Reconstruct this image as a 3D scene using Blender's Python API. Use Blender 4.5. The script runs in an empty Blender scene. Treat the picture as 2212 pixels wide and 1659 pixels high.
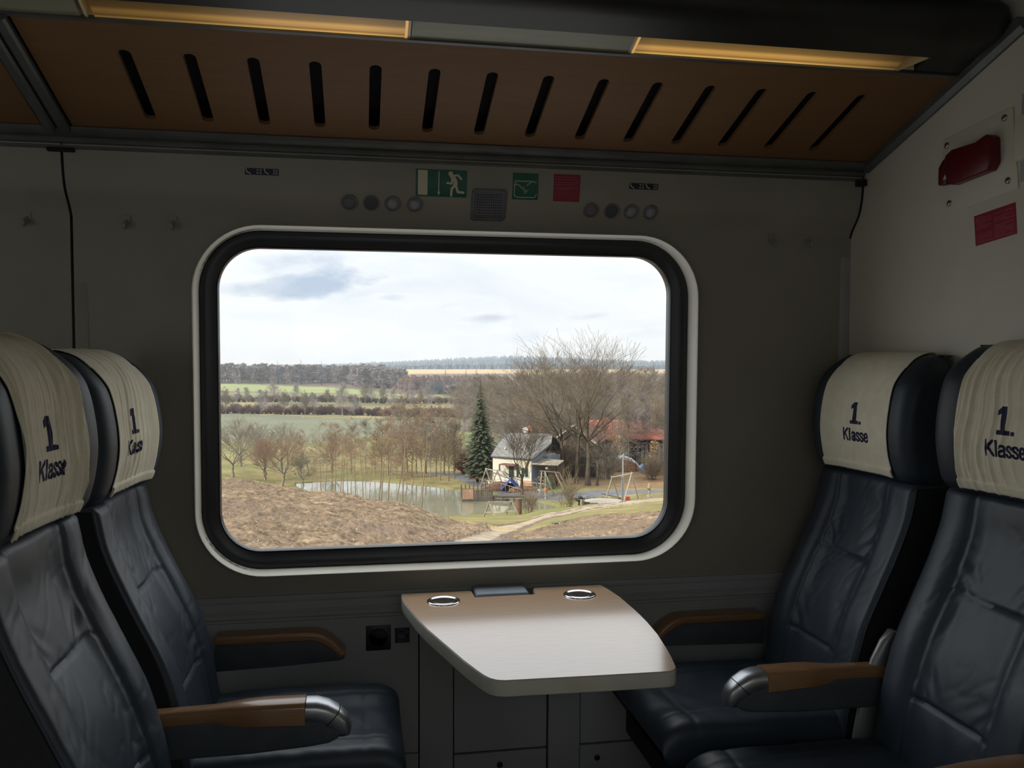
import bpy, bmesh, math, random
import numpy as np
from mathutils import Vector, Matrix, noise
random.seed(7)
SC = bpy.context.scene
COL = SC.collection

# ------------------------------------------------------------------ camera
CAM = Vector((0.0, -2.7, 1.47))
yaw, pit, rol = math.radians(10.1), math.radians(2.0), math.radians(0.15)
cd = bpy.data.cameras.new('camera'); cam = bpy.data.objects.new('camera', cd); COL.objects.link(cam)
cd.sensor_width = 36.0; cd.lens = 1850.0 / 2212.0 * 36.0; cd.clip_start = 0.02; cd.clip_end = 8000
fw = Vector((math.sin(yaw) * math.cos(pit), math.cos(yaw) * math.cos(pit), -math.sin(pit)))
rt = Vector((math.cos(yaw), -math.sin(yaw), 0)); up = rt.cross(fw)
r2 = rt * math.cos(rol) + up * math.sin(rol); u2 = -rt * math.sin(rol) + up * math.cos(rol)
cam.matrix_world = Matrix(((r2.x, u2.x, -fw.x, CAM.x), (r2.y, u2.y, -fw.y, CAM.y), (r2.z, u2.z, -fw.z, CAM.z), (0, 0, 0, 1)))
SC.camera = cam

# ------------------------------------------------------------------ sky, sun, exposure
SKY = 1.0
w = bpy.data.worlds.new('sky'); SC.world = w; w.use_nodes = True
nt = w.node_tree; nt.nodes.clear(); N = nt.nodes.new; L = nt.links.new
out = N('ShaderNodeOutputWorld'); bg = N('ShaderNodeBackground'); L(bg.outputs[0], out.inputs[0])
tc = N('ShaderNodeTexCoord')
def vmap(scale, loc=(0, 0, 0)):
    m = N('ShaderNodeMapping'); m.inputs['Scale'].default_value = scale; m.inputs['Location'].default_value = loc
    L(tc.outputs['Generated'], m.inputs[0]); return m
def noise_tex(m, sc, det=6, rough=.55, dist=0.0):
    n = N('ShaderNodeTexNoise'); n.inputs['Scale'].default_value = sc; n.inputs['Detail'].default_value = det
    n.inputs['Roughness'].default_value = rough; n.inputs['Distortion'].default_value = dist
    L(m.outputs[0], n.inputs['Vector']); return n
def ramp(sock, stops):
    r = N('ShaderNodeValToRGB'); cr = r.color_ramp
    while len(cr.elements) < len(stops): cr.elements.new(.5)
    for e, (p, c) in zip(cr.elements, stops): e.position = p; e.color = (*c, 1)
    L(sock, r.inputs[0]); return r
def math_(op, a, b=None, clamp=False):
    m = N('ShaderNodeMath'); m.operation = op; m.use_clamp = clamp
    for i, v in enumerate((a, b)):
        if v is None: continue
        if isinstance(v, (int, float)): m.inputs[i].default_value = v
        else: L(v, m.inputs[i])
    return m.outputs[0]
def mixc(f, a, b):
    m = N('ShaderNodeMix'); m.data_type = 'RGBA'
    if isinstance(f, (int, float)): m.inputs[0].default_value = f
    else: L(f, m.inputs[0])
    for s, v in ((m.inputs[6], a), (m.inputs[7], b)):
        if isinstance(v, tuple): s.default_value = (*v, 1)
        else: L(v, s)
    return m.outputs[2]
# broad cloud sheet, thin streaks, and single grey clouds low over the valley
n1 = noise_tex(vmap((1, 1, 3.6), (3.1, .4, 0)), 3.2, 7, .55, .4)
n2 = noise_tex(vmap((1, 1, 5.5), (.3, 1.7, .2)), 7.5, 6, .6, .3)
base = ramp(n1.outputs['Fac'], [(.30, (.70, .76, .84)), (.45, (.84, .87, .91)), (.62, (.95, .945, .93))])
wisp = ramp(n2.outputs['Fac'], [(.53, (0, 0, 0)), (.72, (.8, .8, .8))])
col = mixc(wisp.outputs[0], base.outputs[0], (.76, .81, .88))
sx = N('ShaderNodeSeparateXYZ'); L(tc.outputs['Generated'], sx.inputs[0])
az = math_('ARCTAN2', sx.outputs[0], sx.outputs[1]); el = math_('ARCSINE', sx.outputs[2])
n3 = noise_tex(vmap((1, 1, 2.2)), 11, 6, .6)
nz = math_('MULTIPLY', math_('SUBTRACT', n3.outputs['Fac'], .5), 3.6)
def cloud(col, a, e, ra, re, c, amt, tilt=0.0):
    da = math_('SUBTRACT', az, math.radians(a)); de = math_('SUBTRACT', el, math.radians(e))
    if tilt: de = math_('SUBTRACT', de, math_('MULTIPLY', da, tilt))
    u = math_('DIVIDE', da, math.radians(ra)); v = math_('DIVIDE', de, math.radians(re))
    r = math_('SQRT', math_('ADD', math_('MULTIPLY', u, u), math_('MULTIPLY', v, v)))
    d = math_('ADD', math_('SUBTRACT', 1.0, r), nz, True)
    return mixc(math_('MULTIPLY', d, amt, True), col, c)
for a, e, ra, re, c, amt, tl in (
    (-2.8, 4.5, 4.2, 1.05, (.40, .50, .65), 1.35, .03), (-4.6, 5.9, 3.4, .8, (.52, .60, .72), 1.2, .12), (-6.4, 4.3, 2.4, .6, (.54, .62, .73), 1.1, .14), (.2, 3.9, 1.6, .35, (.60, .68, .78), .8, .1),
    (2.0, 3.7, 1.5, .36, (.56, .63, .72), 1.1, .02), (5.6, 3.15, .8, .2, (.70, .74, .79), .6, .2), (8.9, 2.45, 1.7, .32, (.52, .58, .68), 1.2, .04),
    (7.6, 1.75, 1.3, .3, (.74, .77, .82), .6, .1), (15.4, 2.5, 2.0, .4, (.58, .65, .74), 1.1, .12), (11.5, 1.25, 2.4, .5, (.60, .70, .82), 1.0, .06),
    (18.5, 1.4, 2.5, .5, (.62, .69, .78), 1.0, .1), (4.0, .7, 1.3, .2, (.72, .76, .81), .5, .05), (19, 2.7, 1.5, .3, (.74, .79, .84), .5, .2),
    (-30, 9, 9, 3, (.60, .67, .78), 1.0, 0), (35, 12, 12, 4, (.60, .67, .78), 1.0, 0), (70, 22, 14, 6, (.6, .67, .78), 1, 0), (-80, 25, 18, 6, (.6, .67, .78), 1, 0), (160, 30, 22, 8, (.6, .67, .78), 1, 0)):
    col = cloud(col, a, e, ra, re, c, amt, tl)
# a bright cloud sheet grows brighter from the horizon to the zenith: L = Lh (1 + 2 sin e)
grow = math_('ADD', math_('MULTIPLY', math_('MAXIMUM', sx.outputs[2], 0.0), 2.0), 1.0)
gm = N('ShaderNodeVectorMath'); gm.operation = 'SCALE'; L(col, gm.inputs[0]); L(grow, gm.inputs['Scale']); col = gm.outputs[0]
L(col, bg.inputs['Color']); bg.inputs['Strength'].default_value = SKY

sd = bpy.data.lights.new('sun', 'SUN'); sun = bpy.data.objects.new('sun', sd); COL.objects.link(sun)
sd.energy = 6.0; sd.angle = math.radians(1.2); sd.color = (1.0, .93, .82)
sun.rotation_euler = Vector((.86, .40, -.52)).to_track_quat('-Z', 'Y').to_euler()

# daylight guide for the window opening (a sampling portal only: it adds no light)
pd = bpy.data.lights.new('window_daylight_portal', 'AREA'); po = bpy.data.objects.new('window_daylight_portal', pd); COL.objects.link(po)
pd.shape = 'RECTANGLE'; pd.size = 1.44; pd.size_y = .95; pd.cycles.is_portal = True
po.location = (.295, .035, 1.325); po.rotation_euler = (math.radians(-90), 0, 0)

vs = SC.view_settings
vs.view_transform = 'Standard'; vs.look = 'None'; vs.gamma = 1.0; vs.exposure = 0.0; vs.use_curve_mapping = False
SC.cycles.use_denoising = True
SC.cycles.max_bounces = 10; SC.cycles.diffuse_bounces = 6; SC.cycles.transparent_max_bounces = 16
SC.cycles.sample_clamp_indirect = 6

# ------------------------------------------------------------------ helpers
def srgb(r, g, b):
    f = lambda v: (v / 255 / 12.92) if v / 255 <= .04045 else ((v / 255 + .055) / 1.055) ** 2.4
    return (f(r), f(g), f(b))
MATS = {}
def mat(name, c1, c2=None, rough=.6, metal=0.0, scale=8.0, stretch=(1, 1, 1), bump=0.0, bscale=60.0, bdist=.002, spec=.5, detail=4, emit=None, estr=0, trans=0, coat=0, lo=.35, hi=.65, space='Object', sheen=0):
    if name in MATS: return MATS[name]
    m = bpy.data.materials.new(name); m.use_nodes = True; t = m.node_tree
    p = t.nodes['Principled BSDF']
    p.inputs['Roughness'].default_value = rough; p.inputs['Metallic'].default_value = metal
    p.inputs['Specular IOR Level'].default_value = spec; p.inputs['Coat Weight'].default_value = coat
    if sheen: p.inputs['Sheen Weight'].default_value = sheen
    if trans: p.inputs['Transmission Weight'].default_value = trans
    co = t.nodes.new('ShaderNodeTexCoord'); mp = t.nodes.new('ShaderNodeMapping'); mp.inputs['Scale'].default_value = stretch
    t.links.new(co.outputs[space], mp.inputs[0])
    if c2 is None: c2 = tuple(min(1, v * 1.12) for v in c1)
    n = t.nodes.new('ShaderNodeTexNoise'); n.inputs['Scale'].default_value = scale; n.inputs['Detail'].default_value = detail
    t.links.new(mp.outputs[0], n.inputs['Vector'])
    r = t.nodes.new('ShaderNodeValToRGB'); e = r.color_ramp.elements
    e[0].position = lo; e[0].color = (*c1, 1); e[1].position = hi; e[1].color = (*c2, 1)
    t.links.new(n.outputs['Fac'], r.inputs[0]); t.links.new(r.outputs[0], p.inputs['Base Color'])
    if bump:
        n2 = t.nodes.new('ShaderNodeTexNoise'); n2.inputs['Scale'].default_value = bscale; n2.inputs['Detail'].default_value = 5
        t.links.new(mp.outputs[0], n2.inputs['Vector'])
        b = t.nodes.new('ShaderNodeBump'); b.inputs['Strength'].default_value = bump; b.inputs['Distance'].default_value = bdist
        t.links.new(n2.outputs['Fac'], b.inputs['Height']); t.links.new(b.outputs[0], p.inputs['Normal'])
    if emit:
        p.inputs['Emission Color'].default_value = (*emit, 1); p.inputs['Emission Strength'].default_value = estr
    MATS[name] = m
    return m

def tag(o, label=None, cat=None, group=None, kind=None):
    if label: o['label'] = label
    if cat: o['category'] = cat
    if group: o['group'] = group
    if kind: o['kind'] = kind
    return o
def empty(name, loc=(0, 0, 0), rz=0):
    o = bpy.data.objects.new(name, None); COL.objects.link(o); o.location = loc; o.rotation_euler = (0, 0, rz); o.empty_display_size = .1
    return o
def thing(name, label, cat, loc=(0, 0, 0), rz=0, group=None):
    return tag(empty(name, loc, rz), label, cat, group)
def wloc(o):
    v = Vector((0, 0, 0))
    while o: v += o.location; o = o.parent
    return v
def link_mesh(name, me, m, parent=None, smooth=False, world=True, angle=None):
    if m is not None and not me.materials: me.materials.append(m)
    if smooth: me.shade_smooth() if hasattr(me, 'shade_smooth') else None
    if angle is not None:
        me.shade_smooth(); me.set_sharp_from_angle(angle=math.radians(angle))
    if parent is not None and world:
        v = wloc(parent)
        if v.length > 0: me.transform(Matrix.Translation(-v))
    o = bpy.data.objects.new(name, me); COL.objects.link(o)
    if parent is not None: o.parent = parent
    return o
class MB:
    def __init__(s): s.v = []; s.f = []
    def add(s, vs, fs):
        k = len(s.v); s.v.extend([tuple(v) for v in vs]); s.f.extend([tuple(i + k for i in f) for f in fs]); return s
    def box(s, c, d, rot=None):
        x, y, z = d[0] / 2, d[1] / 2, d[2] / 2
        vs = [Vector(q) for q in ((-x, -y, -z), (x, -y, -z), (x, y, -z), (-x, y, -z), (-x, -y, z), (x, -y, z), (x, y, z), (-x, y, z))]
        if rot is not None: vs = [rot @ q for q in vs]
        c = Vector(c)
        return s.add([q + c for q in vs], [(3, 2, 1, 0), (4, 5, 6, 7), (0, 1, 5, 4), (1, 2, 6, 5), (2, 3, 7, 6), (3, 0, 4, 7)])
    def bb(s, x0, x1, y0, y1, z0, z1): return s.box(((x0 + x1) / 2, (y0 + y1) / 2, (z0 + z1) / 2), (x1 - x0, y1 - y0, z1 - z0))
    def bar(s, p, q, wd, h=None):
        p, q = Vector(p), Vector(q); d = q - p; h = h or wd
        r = d.to_track_quat('Z', 'Y').to_matrix()
        return s.box((p + q) / 2, (wd, h, d.length), r)
    def tube(s, pts, rad, n=8, cap=True):
        pts = [Vector(p) for p in pts]
        if not hasattr(rad, '__len__'): rad = [rad] * len(pts)
        vs = []; fs = []; ref = None
        for i, p in enumerate(pts):
            d = (pts[min(i + 1, len(pts) - 1)] - pts[max(i - 1, 0)]).normalized()
            if ref is None: ref = d.orthogonal().normalized()
            a = (ref - d * ref.dot(d)).normalized(); b = d.cross(a); ref = a
            for k in range(n):
                t = 2 * math.pi * k / n; vs.append(p + (a * math.cos(t) + b * math.sin(t)) * rad[i])
        for i in range(len(pts) - 1):
            for k in range(n):
                fs.append((i * n + k, i * n + (k + 1) % n, (i + 1) * n + (k + 1) % n, (i + 1) * n + k))
        if cap: fs.append(tuple(range(n))[::-1]); fs.append(tuple(range((len(pts) - 1) * n, len(pts) * n)))
        return s.add(vs, fs)
    def prism(s, poly, f0, f1):
        """poly: 2-D points; f0, f1: map a 2-D point to 3-D for both ends"""
        n = len(poly); vs = [f0(*p) for p in poly] + [f1(*p) for p in poly]
        fs = [tuple(range(n))[::-1], tuple(range(n, 2 * n))] + [(i, (i + 1) % n, n + (i + 1) % n, n + i) for i in range(n)]
        return s.add(vs, fs)
    def rings(s, rs, closed=True, cap=True):
        n = len(rs[0]); vs = [p for r in rs for p in r]; fs = []
        for i in range(len(rs) - 1):
            for k in range(n if closed else n - 1):
                fs.append((i * n + k, i * n + (k + 1) % n, (i + 1) * n + (k + 1) % n, (i + 1) * n + k))
        if cap and closed: fs.append(tuple(range(n))[::-1]); fs.append(tuple(range((len(rs) - 1) * n, len(rs) * n)))
        return s.add(vs, fs)
    def lathe(s, prof, c, n=32, axis=None):
        c = Vector(c); R = axis.to_track_quat('Z', 'Y').to_matrix() if axis is not None else Matrix.Identity(3)
        rs = [[c + R @ Vector((r * math.cos(2 * math.pi * k / n), r * math.sin(2 * math.pi * k / n), z)) for k in range(n)] for r, z in prof]
        return s.rings(rs)
    def mesh(s, name, fix=True):
        me = bpy.data.meshes.new(name); me.from_pydata(s.v, [], s.f)
        if fix:
            b = bmesh.new(); b.from_mesh(me); bmesh.ops.recalc_face_normals(b, faces=b.faces); b.to_mesh(me); b.free()
        me.update(); return me
    def build(s, name, m, parent=None, smooth=False, world=True, angle=None, bevel=0, seg=2, fix=True):
        me = s.mesh(name, fix)
        if bevel:
            b = bmesh.new(); b.from_mesh(me)
            es = [e for e in b.edges if len(e.link_faces) == 2 and e.calc_face_angle(0) > math.radians(30)]
            bmesh.ops.bevel(b, geom=es, offset=bevel, segments=seg, affect='EDGES', profile=.5, clamp_overlap=True)
            b.to_mesh(me); b.free()
            if angle is None: angle = 40
        return link_mesh(name, me, m, parent, smooth, world, angle)
def rrect(x0, x1, y0, y1, r, n=8):
    p = []
    for cx, cy, a in ((x1 - r, y1 - r, 0), (x0 + r, y1 - r, 90), (x0 + r, y0 + r, 180), (x1 - r, y0 + r, 270)):
        for k in range(n + 1):
            t = math.radians(a + 90 * k / n); p.append((cx + r * math.cos(t), cy + r * math.sin(t)))
    return p
def holed(outer, holes, depth):
    """flat plate with holes (2-D curve filled, then meshed); lies in XY, thickness along Z"""
    cu = bpy.data.curves.new('tmp', 'CURVE'); cu.dimensions = '2D'; cu.fill_mode = 'BOTH'; cu.extrude = depth / 2
    for poly in [outer] + holes:
        sp = cu.splines.new('POLY'); sp.points.add(len(poly) - 1); sp.use_cyclic_u = True
        for q, (x, y) in zip(sp.points, poly): q.co = (x, y, 0, 1)
    o = bpy.data.objects.new('tmp', cu); COL.objects.link(o)
    dg = bpy.context.evaluated_depsgraph_get(); me = bpy.data.meshes.new_from_object(o.evaluated_get(dg)); bpy.data.objects.remove(o)
    return me
def rbox(c, d, r, n=6, rot=None, bulge=0.0, bz=None):
    """box with rounded edges as one closed mesh (verts, faces)"""
    b = bmesh.new(); bmesh.ops.create_cube(b, size=2); bmesh.ops.subdivide_edges(b, edges=b.edges[:], cuts=n, use_grid_fill=True)
    h = Vector(d) / 2; out = []
    for v in b.verts:
        p = Vector([math.sin(q * math.pi / 2) if abs(q) < 1 else q for q in v.co]) if False else v.co.copy()
        q = Vector((p.x * h.x, p.y * h.y, p.z * h.z))
        inner = Vector([max(-h[i] + r, min(h[i] - r, q[i])) for i in range(3)])
        e = q - inner
        if e.length > 1e-9:
            # remap cube border towards the rounded edge
            e = e.normalized() * r
        q = inner + e
        if bulge:
            k = (1 - p.x * p.x) * (1 - p.y * p.y) * p.z; q.z += bulge * k
        out.append(q)
    if rot is not None: out = [rot @ q for q in out]
    c = Vector(c); vs = [q + c for q in out]; fs = [tuple(v.index for v in f.verts) for f in b.faces]
    b.free(); return vs, fs
def copy_tree(o, parent=None):
    c = o.copy(); COL.objects.link(c)
    if parent is not None: c.parent = parent
    for ch in o.children: copy_tree(ch, c)
    return c
def sstep(a, b, x):
    t = max(0.0, min(1.0, (x - a) / (b - a))); return t * t * (3 - 2 * t)
def interp(x, pts):
    if x <= pts[0][0]: return pts[0][1]
    for (a, va), (b, vb) in zip(pts, pts[1:]):
        if x <= b: return va + (vb - va) * (x - a) / (b - a)
    return pts[-1][1]
def curve_interp(x, pts):
    """smooth (Catmull-Rom) interpolation through pts"""
    if x <= pts[0][0]: return pts[0][1]
    if x >= pts[-1][0]: return pts[-1][1]
    for i in range(len(pts) - 1):
        if x <= pts[i + 1][0]:
            (x1, y1), (x2, y2) = pts[i], pts[i + 1]; h = x2 - x1; t = (x - x1) / h
            m1 = (y2 - pts[i - 1][1]) / (x2 - pts[i - 1][0]) if i else (y2 - y1) / h
            m2 = (pts[i + 2][1] - y1) / (pts[i + 2][0] - x1) if i + 2 < len(pts) else (y2 - y1) / h
            return ((2*t**3 - 3*t*t + 1) * y1 + (t**3 - 2*t*t + t) * h * m1 + (-2*t**3 + 3*t*t) * y2 + (t**3 - t*t) * h * m2)
# ------------------------------------------------------------------ interior materials
M_wall = mat('wall_plastic', srgb(144, 141, 130), srgb(152, 149, 138), rough=.55, scale=3, bump=.12, bscale=420, bdist=.0006)
M_wall_low = mat('lower_wall_plastic', srgb(156, 160, 160), srgb(166, 170, 169), rough=.6, scale=3, bump=.12, bscale=420, bdist=.0006)
M_part = mat('partition_laminate', srgb(208, 205, 190), srgb(214, 211, 196), rough=.5, scale=3, bump=.1, bscale=350, bdist=.0005)
M_trim = mat('window_trim_cream', srgb(240, 238, 224), srgb(246, 243, 230), rough=.45, scale=4)
M_black = mat('black_window_rubber', (.010, .012, .016), (.014, .017, .024), rough=.35, scale=20, spec=.6)
M_rail = mat('rack_rail_grey', srgb(88, 90, 88), srgb(100, 102, 100), rough=.4, metal=.3, scale=10)
M_dark = mat('dark_housing', (.012, .012, .011), (.018, .018, .017), rough=.4, scale=8)
M_gap = mat('joint_shadow_rubber', (.008, .008, .008), (.012, .012, .012), rough=.9)
M_wood_rack = mat('rack_wood_laminate', srgb(120, 88, 59), srgb(124, 91, 61), rough=.62, scale=6, stretch=(1, 14, 1), bump=.05, bscale=60, spec=.25)
M_ceil = mat('ceiling_panel', srgb(96, 92, 74), srgb(106, 102, 82), rough=.7)
M_floor = mat('bounce_carpet', (.17, .17, .175), (.24, .24, .24), rough=.95, scale=90)  # unseen floor, lightened to bounce fill light onto the lower wall
M_screw = mat('screw_steel', (.35, .33, .28), (.5, .47, .4), rough=.3, metal=1)
M_red = mat('signal_red', srgb(92, 12, 20), srgb(102, 15, 23), rough=.35, scale=6)
M_redst = mat('red_sticker', srgb(140, 24, 44), srgb(150, 28, 48), rough=.4, scale=4)
M_redpr = mat('sticker_print_pale_red', srgb(176, 84, 94), srgb(184, 92, 102), rough=.5)
M_green = mat('safety_green', srgb(2, 86, 70), srgb(6, 92, 76), rough=.4, scale=4)
M_glow = mat('sign_cream', srgb(206, 202, 172), srgb(212, 208, 180), rough=.5)
M_grey = mat('grille_grey', srgb(104, 104, 112), srgb(114, 114, 122), rough=.6, scale=30)
M_lampglass = mat('reading_lamp_glass', srgb(128, 130, 140), srgb(150, 152, 160), rough=.25, scale=30)
M_lampring = mat('reading_lamp_ring', srgb(120, 120, 126), srgb(140, 140, 146), rough=.35, metal=.4)
M_button = mat('reading_lamp_button', srgb(74, 78, 86), srgb(82, 86, 94), rough=.5)
M_navy = mat('navy_label', srgb(22, 26, 44), srgb(28, 32, 52), rough=.5)
M_white = mat('label_white', srgb(190, 192, 190), srgb(200, 202, 200), rough=.5)

def glass_mat():
    m = bpy.data.materials.new('window_glass'); m.use_nodes = True; t = m.node_tree; t.nodes.clear()
    o = t.nodes.new('ShaderNodeOutputMaterial'); mx = t.nodes.new('ShaderNodeMixShader'); tr = t.nodes.new('ShaderNodeBsdfTransparent')
    g = t.nodes.new('ShaderNodeBsdfGlossy'); fr = t.nodes.new('ShaderNodeFresnel'); fr.inputs[0].default_value = 1.45
    tr.inputs[0].default_value = (.97, .985, .98, 1); g.inputs['Roughness'].default_value = 0.0; g.inputs['Color'].default_value = (.9, .95, 1, 1)
    # a trace of streaky dirt on the pane, as procedural film
    t.links.new(fr.outputs[0], mx.inputs[0]); t.links.new(tr.outputs[0], mx.inputs[1]); t.links.new(g.outputs[0], mx.inputs[2]); t.links.new(mx.outputs[0], o.inputs[0])
    return m
M_glass = glass_mat()

LEAN = math.tan(math.radians(.9))
def wy(z): return -LEAN * (z - 1.42)
HZ = [(1.865, -.004), (1.89, -.018), (1.91, -.035), (1.935, -.055), (1.975, -.070), (2.02, -.077), (2.06, -.080)]
def hy(z): return curve_interp(z, HZ)

def struct(o): o['kind'] = 'structure'; return o

# ------------------------------------------------------------------ coach shell
X0, X1, YB = -8.6, 1.655, -3.0
struct(MB().bb(X0, X1 + .1, YB - .1, .10, -.06, 0).build('floor', M_floor))
struct(MB().bb(X0, X1 + .1, YB - .1, .10, 2.58, 2.66).build('ceiling', M_ceil))
# opposite side of the coach, with its own row of windows
def wall_back():
    holes = [rrect(cx - .72, cx + .72, .87 if cx < 0 else 1.30, 1.78, .12) for cx in BACK_WIN]   # the last, unseen opening is made lower to cut its fill light
    if holes: me = holed([(X0, 0), (X1, 0), (X1, 2.6), (X0, 2.6)], holes, .06)
    else: me = MB().bb(X0, X1, 0, 2.6, -.03, .03).mesh('wall_back')
    me.transform(Matrix(((1, 0, 0, 0), (0, 0, 1, YB), (0, 1, 0, 0), (0, 0, 0, 1))))
    return struct(link_mesh('wall_back', me, M_part))
BACK_WIN = [-7.2, -4.7, -2.2, .3]
wall_back()
struct(MB().bb(X0 - .06, X0, YB, .05, 0, 2.6).build('wall_left', M_part))
pw = struct(MB().bb(X1, X1 + .05, YB, .05, 0, 2.6).build('wall_right', M_part))
tag(pw, 'grey laminate partition wall behind the right-hand seats')

# window wall: upper plate with the window opening (leans in by 0.9 degrees)
def lean_plate(name, outer, holes, t, m, y0=0.0, parent=None):
    me = holed(outer, holes, t)
    for v in me.vertices:
        x, z, y = v.co; v.co = (x, wy(z) + y0 + t / 2 + (-y), z)
    return link_mesh(name, me, m, parent)
WX0, WX1, WZ0, WZ1 = -.49, 1.098, .788, 1.856
ww = struct(lean_plate('wall_window_side', [(-.820, .727), (1.655, .727), (1.655, 1.872), (-.820, 1.872)], [rrect(WX0 + .01, WX1 - .01, WZ0 + .01, WZ1 - .01, .195, 12)], .03, M_wall))
lw = lean_plate('panel', [(-3.30, .727), (-.828, .727), (-.828, 1.872), (-3.30, 1.872)], [rrect(-2.95, -1.38, WZ0 + .01, WZ1 - .01, .195, 12)], .03, M_wall, parent=ww)
lean_plate('panel', [(-5.79, .727), (-3.305, .727), (-3.305, 1.872), (-5.79, 1.872)], [rrect(-5.42, -3.85, WZ0 + .01, WZ1 - .01, .195, 12)], .03, M_wall, parent=ww)
for z0, z1 in ((0, .727), (1.872, 2.5)): MB().bb(-5.79, -3.305, .0, .03, z0, z1).build('panel', M_wall_low, ww)
MB().bb(X0, -5.79, .0, .03, 0, 2.5).build('panel', M_wall, ww)
# outer skin of the coach with the same openings (keeps daylight out everywhere but the panes)
me = holed([(X0, -.3), (X1 + .1, -.3), (X1 + .1, 2.7), (X0, 2.7)], [rrect(WX0 + .02, WX1 - .02, WZ0 + .02, WZ1 - .02, .18, 12), rrect(-2.93, -1.40, WZ0 + .02, WZ1 - .02, .18, 12), rrect(-5.40, -3.87, WZ0 + .02, WZ1 - .02, .18, 12)], .02)
me.transform(Matrix(((1, 0, 0, 0), (0, 0, 1, .085), (0, 1, 0, 0), (0, 0, 0, 1)))); link_mesh('outer_skin', me, M_dark, ww)

# lower wall: separate panels with narrow joints, one pilaster, screws
PY = .012
for (x0, x1, z0, z1, dy) in ((-3.3, .182, .190, .64, 0), (-3.3, .182, 0, .186, 0), (.186, .294, 0, .64, .003), (.297, .604, .175, .64, .004), (.297, .604, 0, .168, .004),
                             (.609, .715, 0, .64, -.004), (.718, 1.655, .175, .64, .003), (.718, 1.655, 0, .168, .003)):
    b = MB(); b.add([(x, wy(z) + dy + dd, z) for dd in (0, .02) for z in (z0, z1) for x in (x0, x1)], [(0, 1, 3, 2), (4, 6, 7, 5), (0, 4, 5, 1), (2, 3, 7, 6), (0, 2, 6, 4), (1, 5, 7, 3)])
    b.build('panel', M_wall_low, ww, bevel=.0015, seg=1)
MB().bb(-3.3, 1.655, .036, .042, 0, .70).build('joint_backing', M_gap, ww)
for x, z in ((.448, .126), (.667, .114), (.777, .123), (-.10, .12)):
    MB().lathe([(.0, 0), (.010, 0), (.010, .003), (.007, .005), (.005, .003), (0, .003)], (x, wy(z) + .004, z), 16, Vector((0, -1, 0))).build('screw', M_dark, ww, angle=40)
# rails of the sill moulding
def hbar(name, pr, x0, x1, m, parent=None, angle=35):
    b = MB(); b.prism(pr, lambda y, z: (x0, y, z), lambda y, z: (x1, y, z)); return b.build(name, m, parent, angle=angle)
def wyp(l): return [(wy(z) + y, z) for y, z in l]
for x0, x1 in ((-3.3, -.828), (-.820, 1.655)):
    hbar('sill_moulding', wyp([(.02, .640), (.001, .640), (-.003, .6425), (-.003, .649), (.003, .651), (.003, .6535), (-.003, .655), (-.004, .664), (-.001, .667), (.004, .669), (.004, .673), (.000, .676), (.000, .700), (.004, .703), (.004, .706), (-.003, .7085), (-.004, .7125), (-.003, .7215), (.004, .7235), (.004, .7265), (.02, .7265)]), x0, x1, M_wall_low, ww)
# header panel above the window
for x0, x1, nm in ((-.8205, 1.648, 'header'), (-3.3, -.8285, 'header')):
    pr = [(hy(z), z) for z in [1.865 + .195 * k / 22 for k in range(23)]]
    hbar('header_panel', [(.03, 1.866)] + pr + [(.03, 2.06)], x0, x1, M_wall, ww, angle=50)
MB().bb(-.835, -.815, .028, .034, .7, 2.06).build('joint_backing', M_gap, ww)
b = MB(); pr = [(hy(z) + .004, z) for z in [1.865 + .195 * k / 12 for k in range(13)]]
b.prism([(.03, 1.866)] + pr + [(.03, 2.06)], lambda y, z: (-.8287, y, z), lambda y, z: (-.8203, y, z)); b.build('joint_gasket', M_gap, ww)
b = MB(); pr = [(hy(z) - .002, z) for z in [1.865 + .195 * k / 12 for k in range(13)]]
b.prism([(.03, 1.866)] + pr + [(.03, 2.06)], lambda y, z: (1.6478, y, z), lambda y, z: (1.6548, y, z)); b.build('joint_gasket', M_gap, ww)
# corner strip beside the partition
MB().bb(1.618, 1.6545, -.006, .02, .728, 1.866).build('corner_strip', M_wall_low, ww, bevel=.002)
# narrow pilaster edge left of the joint
MB().bb(-.8145, -.782, -.004, .02, .728, 1.866).build('corner_strip', M_wall, ww, bevel=.002)

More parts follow.
